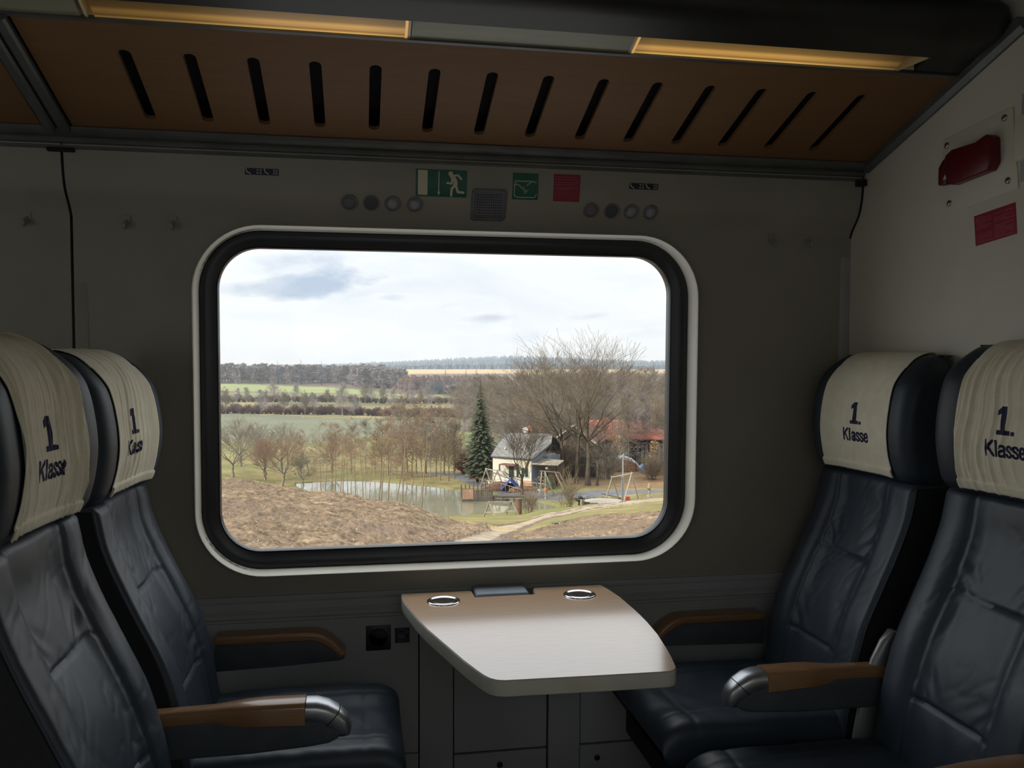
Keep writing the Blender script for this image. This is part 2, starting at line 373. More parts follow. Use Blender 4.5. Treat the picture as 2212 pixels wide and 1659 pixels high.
# ------------------------------------------------------------------ window
def make_window(cx, name):
    w_ = struct(empty(name, (cx, 0, 1.325)))
    def loop(hx0, hx1, z0, z1, r, y, n=14):
        return [(x, wy(z) + y, z) for x, z in rrect(cx + hx0, cx + hx1, z0, z1, r, n)]
    a0, a1, z0, z1 = WX0 - .295 - .009, WX1 - .295 + .009, WZ0, WZ1   # trim outer, relative to the window centre
    kb, k = 2.720 / 2.7, 2.738 / 2.7
    sc = lambda x0, x1, z0_, z1_, q: (x0 * q - .295, x1 * q - .295, 1.47 + (z0_ - 1.47) * q, 1.47 + (z1_ - 1.47) * q)
    f0, f1, g0, g1 = sc(-.472, 1.071, .807, 1.840, kb); gx0, gx1, gz0, gz1 = sc(-.416, 1.006, .865, 1.7865, k)
    MB().rings([loop(a0 + .009, a1 - .009, z0, z1, .205, .004), loop(a0 + .0095, a1 - .0095, z0 + .0005, z1 - .0005, .2045, -.026), loop(a0 + .0115, a1 - .0115, z0 + .002, z1 - .002, .2025, -.033), loop(a0 + .014, a1 - .014, z0 + .004, z1 - .004, .20, -.0345),
                loop(a0 + .018, a1 - .018, z0 + .007, z1 - .006, .197, -.030), loop(f0 - .0015, f1 + .0015, g0 - .0015, g1 + .0015, .186, .018), loop(f0, f1, g0, g1, .185, .030)], cap=False).build('window_trim', M_trim, w_, angle=50)
    MB().rings([loop(f0 - .004, f1 + .004, g0 - .004, g1 + .004, .184, .034), loop(f0, f1, g0, g1, .180, .022), loop(f0 + .004, f1 - .004, g0 + .004, g1 - .004, .176, .0195),
                loop((f0 + gx0) / 2, (f1 + gx1) / 2, (g0 + gz0) / 2, (g1 + gz1) / 2, .152, .026), loop(gx0 - .008, gx1 + .008, gz0 - .008, gz1 + .008, .130, .031),
                loop(gx0 - .003, gx1 + .003, gz0 - .003, gz1 + .003, .126, .034), loop(gx0, gx1, gz0, gz1, .123, .038), loop(gx0 + .0005, gx1 - .0005, gz0 + .0005, gz1 - .0005, .1225, .043),
                loop(gx0 - .003, gx1 + .003, gz0 - .003, gz1 + .003, .125, .046), loop(gx0 - .003, gx1 + .003, gz0 - .003, gz1 + .003, .125, .075)], cap=False).build('window_frame', M_black, w_, angle=60)
    # thin bright gasket line against the pane
    MB().rings([loop(gx0 - .0030, gx1 + .0030, gz0 - .0030, gz1 + .0030, .1255, .0330), loop(gx0 - .0018, gx1 + .0018, gz0 - .0018, gz1 + .0018, .1245, .0328), loop(gx0 - .0012, gx1 + .0012, gz0 - .0012, gz1 + .0012, .124, .036)], cap=False).build('gasket', M_gask, w_, angle=60)
    b = MB(); b.rings([loop(gx0 - .002, gx1 + .002, gz0 - .002, gz1 + .002, .125, .044)], cap=False); b.f = [tuple(range(len(b.v)))]
    b.build('window_pane', M_glass, w_, fix=False)
    return w_
M_gask = mat('gasket_grey', (.03, .035, .04), (.04, .045, .05), rough=.15, spec=.9)
make_window(.295, 'window_1')
make_window(-2.175, 'window_2'); make_window(-4.645, 'window_3')

# ------------------------------------------------------------------ luggage rack with slotted wooden underside and lamp
SL = .321
def pz(y): return 2.103 + (-.115 - y) * SL
ang = math.atan(SL); ca, sa = math.cos(ang), math.sin(ang)
def on_panel(x, s, h=0.0):            # s along the slope from the wall side, h below the panel
    return (x, -.115 - s * ca - h * sa, 2.103 + s * sa - h * ca)
rack = thing('luggage_rack', 'overhead luggage rack with slotted wooden underside above the window', 'luggage rack', (.4, -.35, 2.1))
def rack_panel(x0, x1, slats):
    hs = []
    for k in slats:
        cx = -.566 + .1525 * k; s0, s1 = .050, .350; r = .0155
        hs.append([(cx + r * math.cos(t), s0 + r + r * math.sin(t)) for t in [math.pi + math.pi * i / 8 for i in range(9)]] + [(cx + r * math.cos(t), s1 - r + r * math.sin(t)) for t in [math.pi * i / 8 for i in range(9)]])
    me = holed([(x0, -.004), (x1, -.004), (x1, .4475), (x0, .4475)], hs, .012)
    for v in me.vertices:
        x, s, h = v.co; v.co = on_panel(x, s, -.006 - h)
    return link_mesh('wood_panel', me, M_wood_rack, rack)
rack_panel(-.785, 1.642, range(14)); rack_panel(-3.25, -.866, range(-18, -2))
b = MB(); b.add([on_panel(-3.3, .0, -.05), on_panel(1.65, .0, -.05), on_panel(1.65, .60, -.05), on_panel(-3.3, .60, -.05), on_panel(-3.3, .0, -.06), on_panel(1.65, .0, -.06), on_panel(1.65, .60, -.06), on_panel(-3.3, .60, -.06)],
      [(0, 1, 2, 3), (7, 6, 5, 4), (0, 4, 5, 1), (1, 5, 6, 2), (2, 6, 7, 3), (3, 7, 4, 0)]); b.build('rack_floor', M_gap, rack)
hbar('wall_rail', [(-.02, 2.045), (-.079, 2.045), (-.083, 2.049), (-.083, 2.055), (-.078, 2.057), (-.078, 2.060), (-.086, 2.063), (-.090, 2.068), (-.090, 2.073), (-.084, 2.075), (-.084, 2.078), (-.096, 2.082), (-.112, 2.092), (-.117, 2.0995), (-.112, 2.104), (-.06, 2.13), (-.02, 2.13)], -3.3, 1.652, M_rail, rack, angle=25)
for x0, x1 in ((-.857, -.828), (-.820, -.791)):
    b = MB(); b.prism([(x0, 0), (x1, 0), (x1, .012), (x1 - .006, .018), (x0 + .006, .018), (x0, .012)], lambda x, h: on_panel(x, -.012, h), lambda x, h: on_panel(x, .455, h)); b.build('divider', M_rail, rack, angle=30)
MB().prism([(-.83, 0), (-.818, 0), (-.818, .008), (-.83, .008)], lambda x, h: on_panel(x, -.01, h), lambda x, h: on_panel(x, .45, h)).build('divider_joint', M_gap, rack)
MB().bb(-.860, -.790, -.095, -.074, 2.036, 2.047).build('divider_foot', M_gap, rack, bevel=.002)
# end trim against the partition
MB().prism([(1.634, -.01), (1.6545, -.01), (1.6545, .030), (1.646, .030), (1.636, .016)], lambda x, h: on_panel(x, -.02, h), lambda x, h: on_panel(x, .69, h)).build('end_trim', M_rail, rack, angle=30)
MB().bb(1.622, 1.6535, -.10, -.072, 2.028, 2.05).build('end_clip', M_gap, rack, bevel=.002)
# lower lip, front housing
b = MB(); b.prism([(.447, 0), (.460, 0), (.462, .004), (.462, -.03), (.447, -.03)], lambda s, h: on_panel(-3.3, s, h), lambda s, h: on_panel(1.645, s, h)); b.build('lamp_lip', M_rail, rack, angle=30)
fh = [(-.6215, 2.262), (-.645, 2.268), (-.690, 2.277), (-.725, 2.289), (-.748, 2.308), (-.757, 2.335), (-.750, 2.362), (-.730, 2.380), (-.700, 2.388), (-.6215, 2.388)]
hbar('front_housing', fh, -3.3, 1.60, M_dark, rack, angle=50)
b = MB(); rs = []
for t in range(7):
    a = math.radians(15 * t); k = (1 - math.cos(a)); rs.append([(1.60 + .052 * math.sin(a), -.66 + (y + .66) * (1 - .42 * k), 2.325 + (z - 2.325) * (1 - .42 * k)) for y, z in fh])
b.rings(rs); b.build('housing_end', M_dark, rack, angle=50)
MB().bb(-3.3, 1.645, -.6215, -.04, 2.385, 2.39).build('rack_shelf', M_dark, rack)
# lamp trough: reflector, dividers, covers, diffusers with painted glow
M_refl = mat('lamp_reflector', srgb(214, 196, 150), srgb(226, 208, 164), rough=.28, metal=.0, scale=5, stretch=(.3, 6, 6))
M_reflg = mat('lamp_cover_grey', srgb(140, 140, 118), srgb(158, 156, 134), rough=.35, scale=7, stretch=(.4, 4, 4))
def diffuser_mat(name, x0, x1, peak):
    """glowing diffuser: bands of tube light painted into the emission, fading towards its ends"""
    m = bpy.data.materials.new(name); m.use_nodes = True; t = m.node_tree; p = t.nodes['Principled BSDF']; p.inputs['Base Color'].default_value = (*srgb(70, 60, 40), 1); p.inputs['Roughness'].default_value = .3
    co = t.nodes.new('ShaderNodeTexCoord'); sp_ = t.nodes.new('ShaderNodeSeparateXYZ'); t.links.new(co.outputs['Object'], sp_.inputs[0])
    def mr(sock, a, b): n = t.nodes.new('ShaderNodeMapRange'); n.inputs[1].default_value = a; n.inputs[2].default_value = b; t.links.new(sock, n.inputs[0]); return n.outputs[0]
    def rp(sock, st):
        r = t.nodes.new('ShaderNodeValToRGB'); cr = r.color_ramp
        while len(cr.elements) < len(st): cr.elements.new(.5)
        for e, (q, c) in zip(cr.elements, st): e.position = q; e.color = (*c, 1)
        t.links.new(sock, r.inputs[0]); return r.outputs[0]
    across = rp(mr(sp_.outputs[1], LY0, LY1), [(0, (.95, .60, .20)), (.07, (.75, .42, .11)), (.14, (.34, .17, .04)), (.24, (.62, .33, .08)), (.40, (.74, .40, .10)), (.56, (.28, .15, .04)), (1, (.11, .075, .028))])
    along = rp(mr(sp_.outputs[0], x0, x1), peak)
    mx = t.nodes.new('ShaderNodeMix'); mx.data_type = 'RGBA'; mx.blend_type = 'MULTIPLY'; mx.inputs[0].default_value = 1; t.links.new(across, mx.inputs[6]); t.links.new(along, mx.inputs[7])
    t.links.new(mx.outputs[2], p.inputs['Emission Color']); p.inputs['Emission Strength'].default_value = GLOW
    return m
GLOW = .72
lamp = thing('strip_light', 'recessed amber strip light along the luggage rack edge', 'ceiling lamp', (.43, -.59, 2.27))
def trough(x0, x1, m, nm):
    pts = [(.460, .0), (.466, -.022), (.484, -.036), (.508, -.034), (.524, -.018), (.529, .0)]
    b = MB(); b.rings([[on_panel(x, s, h) for s, h in pts] for x in (x0, x1)], closed=False); 
    b.rings([[on_panel(x, s + ds, h - .003) for s, h, ds in [(pts[0][0], pts[0][1], 0)] + [(p[0], p[1], 0) for p in pts[1:]]] for x in (x0, x1)], closed=False)
    return b.build(nm, m, lamp, angle=60, fix=False)
trough(-3.2, .119, M_refl, 'reflector'); trough(.69, 1.50, M_refl, 'reflector')
def slab(x0, x1, s0, s1, h0, h1, m, nm):
    b = MB(); b.prism([(s0, h0), (s1, h0), (s1, h1), (s0, h1)], lambda s, h: on_panel(x0, s, h), lambda s, h: on_panel(x1, s, h)); return b.build(nm, m, lamp, angle=30)
slab(.135, .684, .461, .529, -.006, -.002, M_reflg, 'blank_cover')
for x in (-.62, .119, .128, .684): slab(x, x + .007, .461, .529, -.032, -.001, M_reflg if x in (.128,) else M_refl, 'end_cap')
b = MB(); b.prism([(.461, -.032), (.529, -.032), (.529, -.001), (.461, -.001)], lambda s, h: on_panel(1.44 + (s - .46) * .9, s, h), lambda s, h: on_panel(1.448 + (s - .46) * .9, s, h)); b.build('end_cap', M_refl, lamp)
slab(1.50, 1.645, .461, .530, -.01, -.001, M_dark, 'blank_cover')
lx, ly, lz = .43, -.59, 2.27
LY0, LY1 = on_panel(0, .461, 0)[1] - ly, on_panel(0, .529, 0)[1] - ly
g1, g2, g3 = (.30, .30, .30), (1, 1, 1), (.55, .55, .55)
slab(-.60, .112, .4615, .5285, -.007, -.003, diffuser_mat('left_diffuser', -.60 - lx, .112 - lx, [(0, (.22, .22, .22)), (.25, (.35, .35, .35)), (.55, (.8, .8, .8)), (.85, g2), (1, (.7, .7, .7))]), 'diffuser')
slab(.698, 1.44, .4615, .5285, -.007, -.003, diffuser_mat('right_diffuser', .698 - lx, 1.44 - lx, [(0, (.7, .7, .7)), (.06, g2), (.6, (.95, .95, .95)), (.88, g3), (1, (.2, .2, .2))]), 'diffuser')
slab(-3.2, -.63, .4615, .5285, -.007, -.003, M_reflg, 'blank_cover')
M_capglow = mat('glowing_end_cap', srgb(190, 150, 90), rough=.4, emit=(.9, .5, .15), estr=.55)
slab(.112, .1185, .461, .529, -.009, -.001, M_capglow, 'cap_glow'); slab(.691, .698, .461, .529, -.009, -.001, M_capglow, 'cap_glow')
# strips of the header and the rack of the next bay are part of the same rack; nothing else hangs here

# ------------------------------------------------------------------ signs, grille, reading lamps on the header
def header_decal(name, polys, m, off, parent):
    """polys: lists of (x, z); laid on the curved header, 'off' proud of it"""
    b = bmesh.new()
    for p in polys:
        b.faces.new([b.verts.new((x, 0, z)) for x, z in p])
    z = 1.87
    while z < 2.06:
        bmesh.ops.bisect_plane(b, geom=b.verts[:] + b.edges[:] + b.faces[:], plane_co=(0, 0, z), plane_no=(0, 0, 1)); z += .008
    bmesh.ops.triangulate(b, faces=b.faces)
    r = bmesh.ops.extrude_face_region(b, geom=b.faces[:]); ex = {g for g in r['geom'] if isinstance(g, bmesh.types.BMVert)}
    for v in b.verts: v.co.y = hy(v.co.z) - (off if v in ex else off - .0005)
    bmesh.ops.recalc_face_normals(b, faces=b.faces)
    me = bpy.data.meshes.new(name); b.to_mesh(me); b.free()
    return link_mesh(name, me, m, parent)
def rectp(x0, x1, z0, z1): return [(x0, z0), (x1, z0), (x1, z1), (x0, z1)]
def circ(cx, cz, r, n=20): return [(cx + r * math.cos(2 * math.pi * k / n), cz + r * math.sin(2 * math.pi * k / n)) for k in range(n)]
def limb(pts, wd):
    """thick polyline as quads + round joints"""
    o = []
    for (a, b_) in zip(pts, pts[1:]):
        d = Vector((b_[0] - a[0], b_[1] - a[1])); n = Vector((-d.y, d.x)).normalized() * wd / 2
        o.append([(a[0] - n.x, a[1] - n.y), (b_[0] - n.x, b_[1] - n.y), (b_[0] + n.x, b_[1] + n.y), (a[0] + n.x, a[1] + n.y)])
    for p in pts: o.append(circ(p[0], p[1], wd / 2, 10))
    return o
def seatlabel(x0, label):
    s = thing('seat_number_strip', label, 'label', (x0 + .048, hy(2.003), 2.003), group=None)
    header_decal('strip', [rectp(x0, x0 + .096, 1.9935, 2.0125)], M_navy, .0012, s)
    def seat_icon(x): return limb([(x, 2.0105), (x + .003, 2.001), (x + .010, 1.9985)], .0028) + limb([(x + .010, 1.9985), (x + .013, 1.9955)], .002)
    def mark(x): return limb([(x, 2.007), (x + .003, 2.0095), (x + .0055, 2.007), (x, 1.998), (x + .006, 1.998)], .0013)
    pr = []
    for x in (x0 + .003, x0 + .055): pr += seat_icon(x)
    for x in (x0 + .033, x0 + .042, x0 + .080, x0 + .087): pr += mark(x)
    header_decal('marks', pr, M_white, .0022, s)
seatlabel(-.328, 'small dark seat number strip above the left group of reading lamps')
seatlabel(.843, 'small dark seat number strip above the right group of reading lamps')

ex = thing('exit_sign', 'green emergency exit sign with a running figure and down arrow', 'sign', (.247, hy(1.99), 1.99))
header_decal('backing', [rectp(.170, .326, 1.9505, 2.030)], M_green, .0012, ex)
header_decal('door_symbol', [rectp(.1765, .2055, 1.9545, 2.0265)], M_glow, .0024, ex)
header_decal('arrow', [rectp(.2385, .2412, 1.962, 2.0245), [(.2355, 1.9645), (.2399, 1.953), (.2443, 1.9645)]], M_glow, .0024, ex)
S = lambda u, v: (.262 + u * .058, 1.9535 + v * .072)
man = [circ(*S(.235, .90), .0072)] + limb([S(.30, .80), S(.42, .70), S(.50, .56), S(.48, .42)], .0125) + limb([S(.36, .82), S(.62, .85), S(.80, .70)], .0058) \
    + limb([S(.32, .74), S(.30, .50), S(.06, .52)], .0058) + limb([S(.46, .42), S(.30, .30), S(.28, .02)], .0068) + limb([S(.52, .42), S(.62, .17), S(.92, .15)], .0068)
header_decal('running_figure', man, M_glow, .0024, ex)
gs = thing('hammer_sign', 'small green square emergency window sign right of the speaker grille', 'sign', (.508, hy(1.99), 1.99))
header_decal('backing', [rectp(.468, .549, 1.9505, 2.0295)], M_green, .0012, gs)
rp = rrect(.4735, .5435, 1.957, 2.004, .010, 5)
header_decal('window_symbol', limb(rp[2:] , .0019) + limb([(.4735, 1.990), (.480, 1.996), (.490, 1.991), (.500, 1.982)], .002) + limb([(.500, 1.982), (.506, 1.975), (.511, 1.972)], .0012) + limb([(.503, 1.988), (.508, 1.978), (.512, 1.974), (.517, 1.980)], .0012) + limb([(.5125, 1.992), (.519, 1.997), (.527, 2.0035)], .002) + limb([(.504, 1.969), (.511, 1.970)], .001) + limb([(.470, 2.0065), (.547, 2.0065)], .0008), M_glow, .0022, gs)
rs_ = thing('notice_sticker', 'red square notice sticker with pale lines of print above the window', 'sign', (.64, hy(1.99), 1.99))
header_decal('backing', [rectp(.598, .683, 1.949, 2.0305)], M_redst, .0012, rs_)
pr = []
random.seed(3)
for z, a, c in ((2.022, .02, .85), (2.014, .05, .95), (2.005, .02, .9), (1.999, .02, .8), (1.990, .03, .97), (1.9845, .03, .6)):
    x = .602 + a * .06
    while x < .600 + c * .08:
        wl = random.uniform(.003, .009); pr.append(rectp(x, min(x + wl, .679), z - .0011, z + .0011)); x += wl + .0022
header_decal('print', pr, M_redpr, .0022, rs_)
# speaker grille: rounded plate with a dished centre, square follows the curve
sp = thing('speaker_grille', 'grey rounded-square speaker grille on the header above the window', 'speaker', (.397, hy(1.93), 1.93))
def hgrid(x0, x1, z0, z1, off, n=14):
    b = MB(); c = ((x0 + x1) / 2, (z0 + z1) / 2); hx = (x1 - x0) / 2; hz = (z1 - z0) / 2; rings = []
    for sc, o in ((1.0, -.002), (1.0, off * .7), (.96, off), (.84, off), (.80, off * .5), (.55, off * .45), (.3, off * .45), (.02, off * .45)):
        rr = rrect(c[0] - hx * sc, c[0] + hx * sc, c[1] - hz * sc, c[1] + hz * sc, .22 * hx * sc, 5); rings.append([(x, min(hy(z), -.012) - o, z) for x, z in rr])
    b.rings(rings); return b
hgrid(.342, .452, 1.888, 1.977, .010).build('grille_plate', M_grey, sp, angle=50)
b = MB()
for i in range(11):
    for j in range(9):
        x = .361 + .0072 * i; z = 1.9025 + .0072 * j; n = Vector((0, -1, -.35)).normalized()
        b.lathe([(.0, .0), (.0021, .0), (.0019, .0006), (0, .0006)], (x, min(hy(z), -.012) - .0045, z), 6, n)
b.build('perforation', M_dark, sp).__setitem__('kind', 'stuff')
# eight round reading lamps / buttons
lk = 0
for base, side in (([-.028, .037, .102, .169], 'left'), ([.726, .794, .859, .924], 'right')):
    for k, x in enumerate(base):
        z = 1.926; y = hy(z); n = Vector((0, -1, -.72)).normalized()
        nm = ('outermost' if (k == 0) == (side == 'left') and k in (0, 3) else '')
        order = ['leftmost', 'second from the left', 'third from the left', 'rightmost'][k]
        t = thing('reading_lamp', 'round grey reading lamp, %s of the %s group of four' % (order, side), 'lamp', (x, y, z), group='round reading lamps above the window')
        MB().lathe([(.0255, -.004), (.0262, .001), (.0250, .0028), (.0225, .0030), (.0205, .0010), (.0200, -.006)], (x, y, z), 28, n).build('ring', M_lampring, t, angle=40)
        kind = (k + (0 if side == 'left' else 0)) % 4
        if kind == 1: prof = [(.0200, -.003), (.0196, .0010), (.0150, .0016), (.008, .0019), (0, .0020)]; mm = M_button
        elif kind == 0: prof = [(.0200, -.002), (.0185, .0015), (.012, .003), (0, .0035)]; mm = M_grey
        else: prof = [(.0200, -.004), (.0190, .000), (.0150, .0045), (.0090, .0075), (.004, .0086), (0, .009)]; mm = M_lampglass
        MB().lathe(prof, (x, y, z), 28, n).build('lens' if kind >= 2 else 'button', mm, t, angle=60)
# coat hooks under the header
for x, lb in ((-.942, 'small grey coat hook far left, beyond the wall joint'), (-.672, 'small grey coat hook right of the left wall joint'), (-.542, 'small grey coat hook just left of the window'),
              (1.362, 'small grey coat hook right of the window'), (1.492, 'small grey coat hook nearest the partition')):
    y = -.004
    t = thing('coat_hook', lb, 'hook', (x, y, 1.85), group='coat hooks under the header')
    MB().bb(x - .011, x + .011, -.012, -.001, 1.852, 1.878).build('mount', M_wall, t, bevel=.003)
    MB().tube([(x, -.010, 1.858), (x, -.022, 1.846), (x, -.033, 1.836), (x, -.040, 1.838), (x, -.043, 1.848)], [.007, .0075, .007, .006, .005], 8).build('hook', M_wall, t, angle=50)

# ------------------------------------------------------------------ emergency brake and stickers on the partition
PX = X1
eb = thing('emergency_brake', 'red emergency brake handle on a screwed plate on the partition', 'emergency brake', (PX, -.6, 2.0))
def pplate(name, yz, h, m, parent, bevel=.002, x=PX):
    b = MB(); b.prism(yz, lambda y, z: (x, y, z), lambda y, z: (x - h, y, z)); return b.build(name, m, parent, bevel=bevel)
pplate('plate', [(-.472, 2.088), (-.740, 2.108), (-.764, 1.895), (-.486, 1.868)], .004, M_part, eb)
for y, z in ((-.492, 2.067), (-.713, 2.086), (-.507, 1.901), (-.730, 1.921)):
    MB().lathe([(0, .008), (.004, .0078), (.0085, .006), (.009, .003)], (PX - .001, y, z), 16, Vector((-1, 0, 0))).build('screw', M_screw, eb, angle=60)
pplate('cover', [(-.545, 1.944), (-.690, 1.955), (-.704, 1.975), (-.700, 2.040), (-.680, 2.052), (-.640, 2.040), (-.548, 2.042), (-.520, 2.03), (-.516, 1.990), (-.530, 1.96)], .034, M_red, eb, .006)
pplate('handle', [(-.479, 1.955), (-.512, 1.953), (-.520, 1.975), (-.520, 2.03), (-.498, 2.025), (-.479, 2.006)], .022, M_red, eb, .004)
pplate('seal', [(-.505, 1.966), (-.520, 1.968), (-.516, 1.984)], .026, M_white, eb, .001)
st = thing('instruction_sticker', 'red sticker with two columns of pale print below the emergency brake', 'sign', (PX, -.68, 1.81))
Q = [Vector((-.604, 1.849)), Vector((-.753, 1.862)), Vector((-.761, 1.781)), Vector((-.613, 1.767))]
pplate('backing', [tuple(q) for q in Q], .0012, M_redst, st, 0)
def qmap(u, v): p = (Q[0] * (1 - u) + Q[1] * u) * (1 - v) + (Q[3] * (1 - u) + Q[2] * u) * v; return p
b = MB(); random.seed(5)
for c0, c1, skip in ((.05, .43, (7, 8)), (.50, .95, (2, 6))):
    for i in range(14):
        if i in skip or (c0 > .3 and i in (0,)): continue
        v = .07 + i * .064; u = c0; ue = c1 if i % 4 else c0 + (c1 - c0) * .5
        while u < ue:
            du = random.uniform(.02, .06); p0 = qmap(u, v); p1 = qmap(min(u + du, c1), v); q0 = qmap(u, v + .03); q1 = qmap(min(u + du, c1), v + .03)
            b.add([(PX - .0022, p.x, p.y) for p in (p0, p1, q1, q0)] + [(PX - .0014, p.x, p.y) for p in (p0, p1, q1, q0)], [(0, 1, 2, 3), (7, 6, 5, 4), (0, 4, 5, 1), (1, 5, 6, 2), (2, 6, 7, 3), (3, 7, 4, 0)]); u += du + .015
b.build('print', M_redpr, st)
cb = thing('control_box', 'pale grey control box at the right edge beside the emergency brake', 'box', (PX, -.82, 2.01))
MB().bb(PX - .03, PX - .001, -.93, -.776, 1.958, 2.07).build('box_body', M_part, cb, bevel=.004)
MB().bb(PX - .004, PX - .0005, -.99, -.770, 1.91, 2.13).build('base_plate', M_wall_low, cb, bevel=.001)

# ------------------------------------------------------------------ power socket and its pictogram
so = thing('power_socket', 'square black power socket in the wall under the window', 'socket', (.056, wy(.57), .572))
MB().bb(.017, .095, wy(.57) - .004, wy(.57) + .004, .532, .612).build('socket_frame', M_black, so, bevel=.002)
MB().lathe([(.030, .0), (.030, .0012), (.027, .0012), (.027, -.0015), (0, -.0015)], (.056, wy(.57) - .004, .572), 28, Vector((0, -1, 0))).build('socket_well', M_gap, so, angle=40)
lp = thing('laptop_sticker', 'small dark sticker with a laptop pictogram beside the socket', 'sign', (.131, wy(.575), .576))
YL = wy(.575)
MB().bb(.108, .154, YL - .0012, YL + .001, .552, .600).build('backing', M_navy, lp)
b = MB()
def wrect(x0, x1, z0, z1): b.bb(x0, x1, YL - .0020, YL - .0013, z0, z1)
for q in ((.1165, .1185, .579, .5965), (.137, .139, .579, .5965), (.1165, .139, .5945, .5965), (.1165, .139, .579, .581)): wrect(*q)
for i in range(3):
    for j in range(6): wrect(.1165 + j * .0038, .1192 + j * .0038, .5685 + i * .003, .5707 + i * .003)
wrect(.114, .1415, .5645, .5655); wrect(.146, .148, .580, .592); wrect(.143, .151, .584, .587)
for j in range(5): wrect(.118 + j * .005, .1215 + j * .005, .5565, .5590)
b.build('pictogram', M_grey, lp)
# ------------------------------------------------------------------ fold-down table
M_table = mat('table_laminate', srgb(206, 172, 140), srgb(214, 182, 150), rough=.22, scale=5, stretch=(3, 40, 1), spec=.5, coat=.9)
M_table.node_tree.nodes['Principled BSDF'].inputs['Coat IOR'].default_value = 1.9; M_table.node_tree.nodes['Principled BSDF'].inputs['Coat Roughness'].default_value = .14
M_edge = mat('table_edge_band', srgb(178, 178, 166), srgb(188, 188, 176), rough=.5, scale=12)
M_chrome = mat('chrome_ring', (.75, .76, .80), (.82, .83, .86), rough=.12, metal=1)
M_bracket = mat('blue_grey_bracket', srgb(132, 142, 156), srgb(142, 152, 166), rough=.5, bump=.1, bscale=300, bdist=.0004)
OUT = [(.125, -.046), (.124, -.090), (.130, -.150), (.155, -.298), (.177, -.400), (.203, -.496), (.245, -.650), (.268, -.722), (.281, -.758), (.292, -.778), (.306, -.791), (.325, -.797), (.40, -.799), (.55, -.804), (.695, -.8065), (.716, -.806), (.731, -.799), (.741, -.784), (.746, -.764),
       (.757, -.710), (.7665, -.653), (.775, -.590), (.781, -.546), (.788, -.447), (.790, -.380), (.790, -.316), (.787, -.194), (.778, -.110), (.766, -.046), (.552, -.046), (.546, -.050), (.540, -.056), (.538, -.118), (.347, -.120), (.346, -.056), (.340, -.048), (.334, -.046)]
tb = thing('folding_table', 'wall-mounted folding table with beige wood top under the window', 'table', (.45, -.40, .70))
MB().prism(OUT, lambda x, y: (x, y, .686), lambda x, y: (x, y, .724)).build('edge_band', M_edge, tb, bevel=.0035, seg=3)
def inset(poly, d):
    n = len(poly); o = []
    for i in range(n):
        p, q, r = Vector(poly[i - 1]), Vector(poly[i]), Vector(poly[(i + 1) % n])
        a = (q - p).normalized(); c = (r - q).normalized(); na = Vector((a.y, -a.x)); nc = Vector((c.y, -c.x)); m = (na + nc)
        m = m.normalized() * d / max(.5, m.normalized().dot(na)); o.append((q.x - m.x, q.y - m.y))
    return o
holes = [[(cx + .046 * math.cos(2 * math.pi * k / 36), -.148 + .046 * math.sin(2 * math.pi * k / 36)) for k in range(36)] for cx in (.247, .669)]
me = holed(inset(OUT, .0022), [], .0012); me.transform(Matrix.Translation((0, 0, .7246))); link_mesh('tabletop', me, M_table, tb)
for cx in (.247, .669):
    d = MB().lathe([(.0, .0006), (.034, .0006), (.041, .0012), (.0435, .0034), (.0465, .0038), (.0492, .0030), (.0505, .0006), (.0505, .0)], (cx, -.148, .7252), 48).build('cup_ring', M_chrome, tb, angle=60)
    MB().lathe([(0, .0008), (.026, .0010), (.031, .0022), (.036, .0010)], (cx, -.148, .7258), 40).build('cup_disc', M_chrome, d, angle=60, world=False).location = (0, 0, 0)
for o in bpy.data.objects:
    if o.name.startswith('cup_disc'): o.location = -wloc(o.parent)
MB().bb(.352, .518, -.108, .006, .662, .7300).build('wall_bracket', M_bracket, tb, bevel=.008, seg=4)
MB().bb(.36, .52, -.36, -.10, .672, .6865).build('hinge_plate', M_bracket, tb, bevel=.003)

# ------------------------------------------------------------------ seats
M_leather = mat('navy_leather', (.028, .040, .058), (.036, .050, .070), rough=.46, scale=9, bump=.18, bscale=420, bdist=.0005, spec=.5)
M_side = mat('black_side_fabric', (.007, .008, .010), (.011, .012, .015), rough=.85, scale=60)
M_head = mat('headrest_blue_leather', (.020, .032, .048), (.027, .041, .060), rough=.5, scale=9, bump=.2, bscale=380, bdist=.0006)
M_shell = mat('seat_back_shell', srgb(60, 66, 68), srgb(68, 74, 76), rough=.5, scale=12)
M_cover = mat('cream_linen_cover', srgb(236, 229, 202), srgb(243, 237, 214), rough=.9, scale=30, bump=.5, bscale=900, bdist=.0004, sheen=.2)
M_print = mat('dark_blue_print', srgb(24, 26, 62), srgb(30, 32, 70), rough=.8)
M_armw = mat('armrest_wood', srgb(148, 110, 74), srgb(160, 121, 84), rough=.30, scale=9, stretch=(2, 30, 30), spec=.6, coat=.4)
M_arm = mat('armrest_body_grey', srgb(70, 77, 84), srgb(78, 85, 92), rough=.6, scale=20)
M_silver = mat('silver_cap', (.40, .42, .45), (.47, .49, .52), rough=.34, metal=.85)
M_plate = mat('bracket_silver_grey', srgb(128, 130, 130), srgb(142, 144, 144), rough=.4, metal=.5)

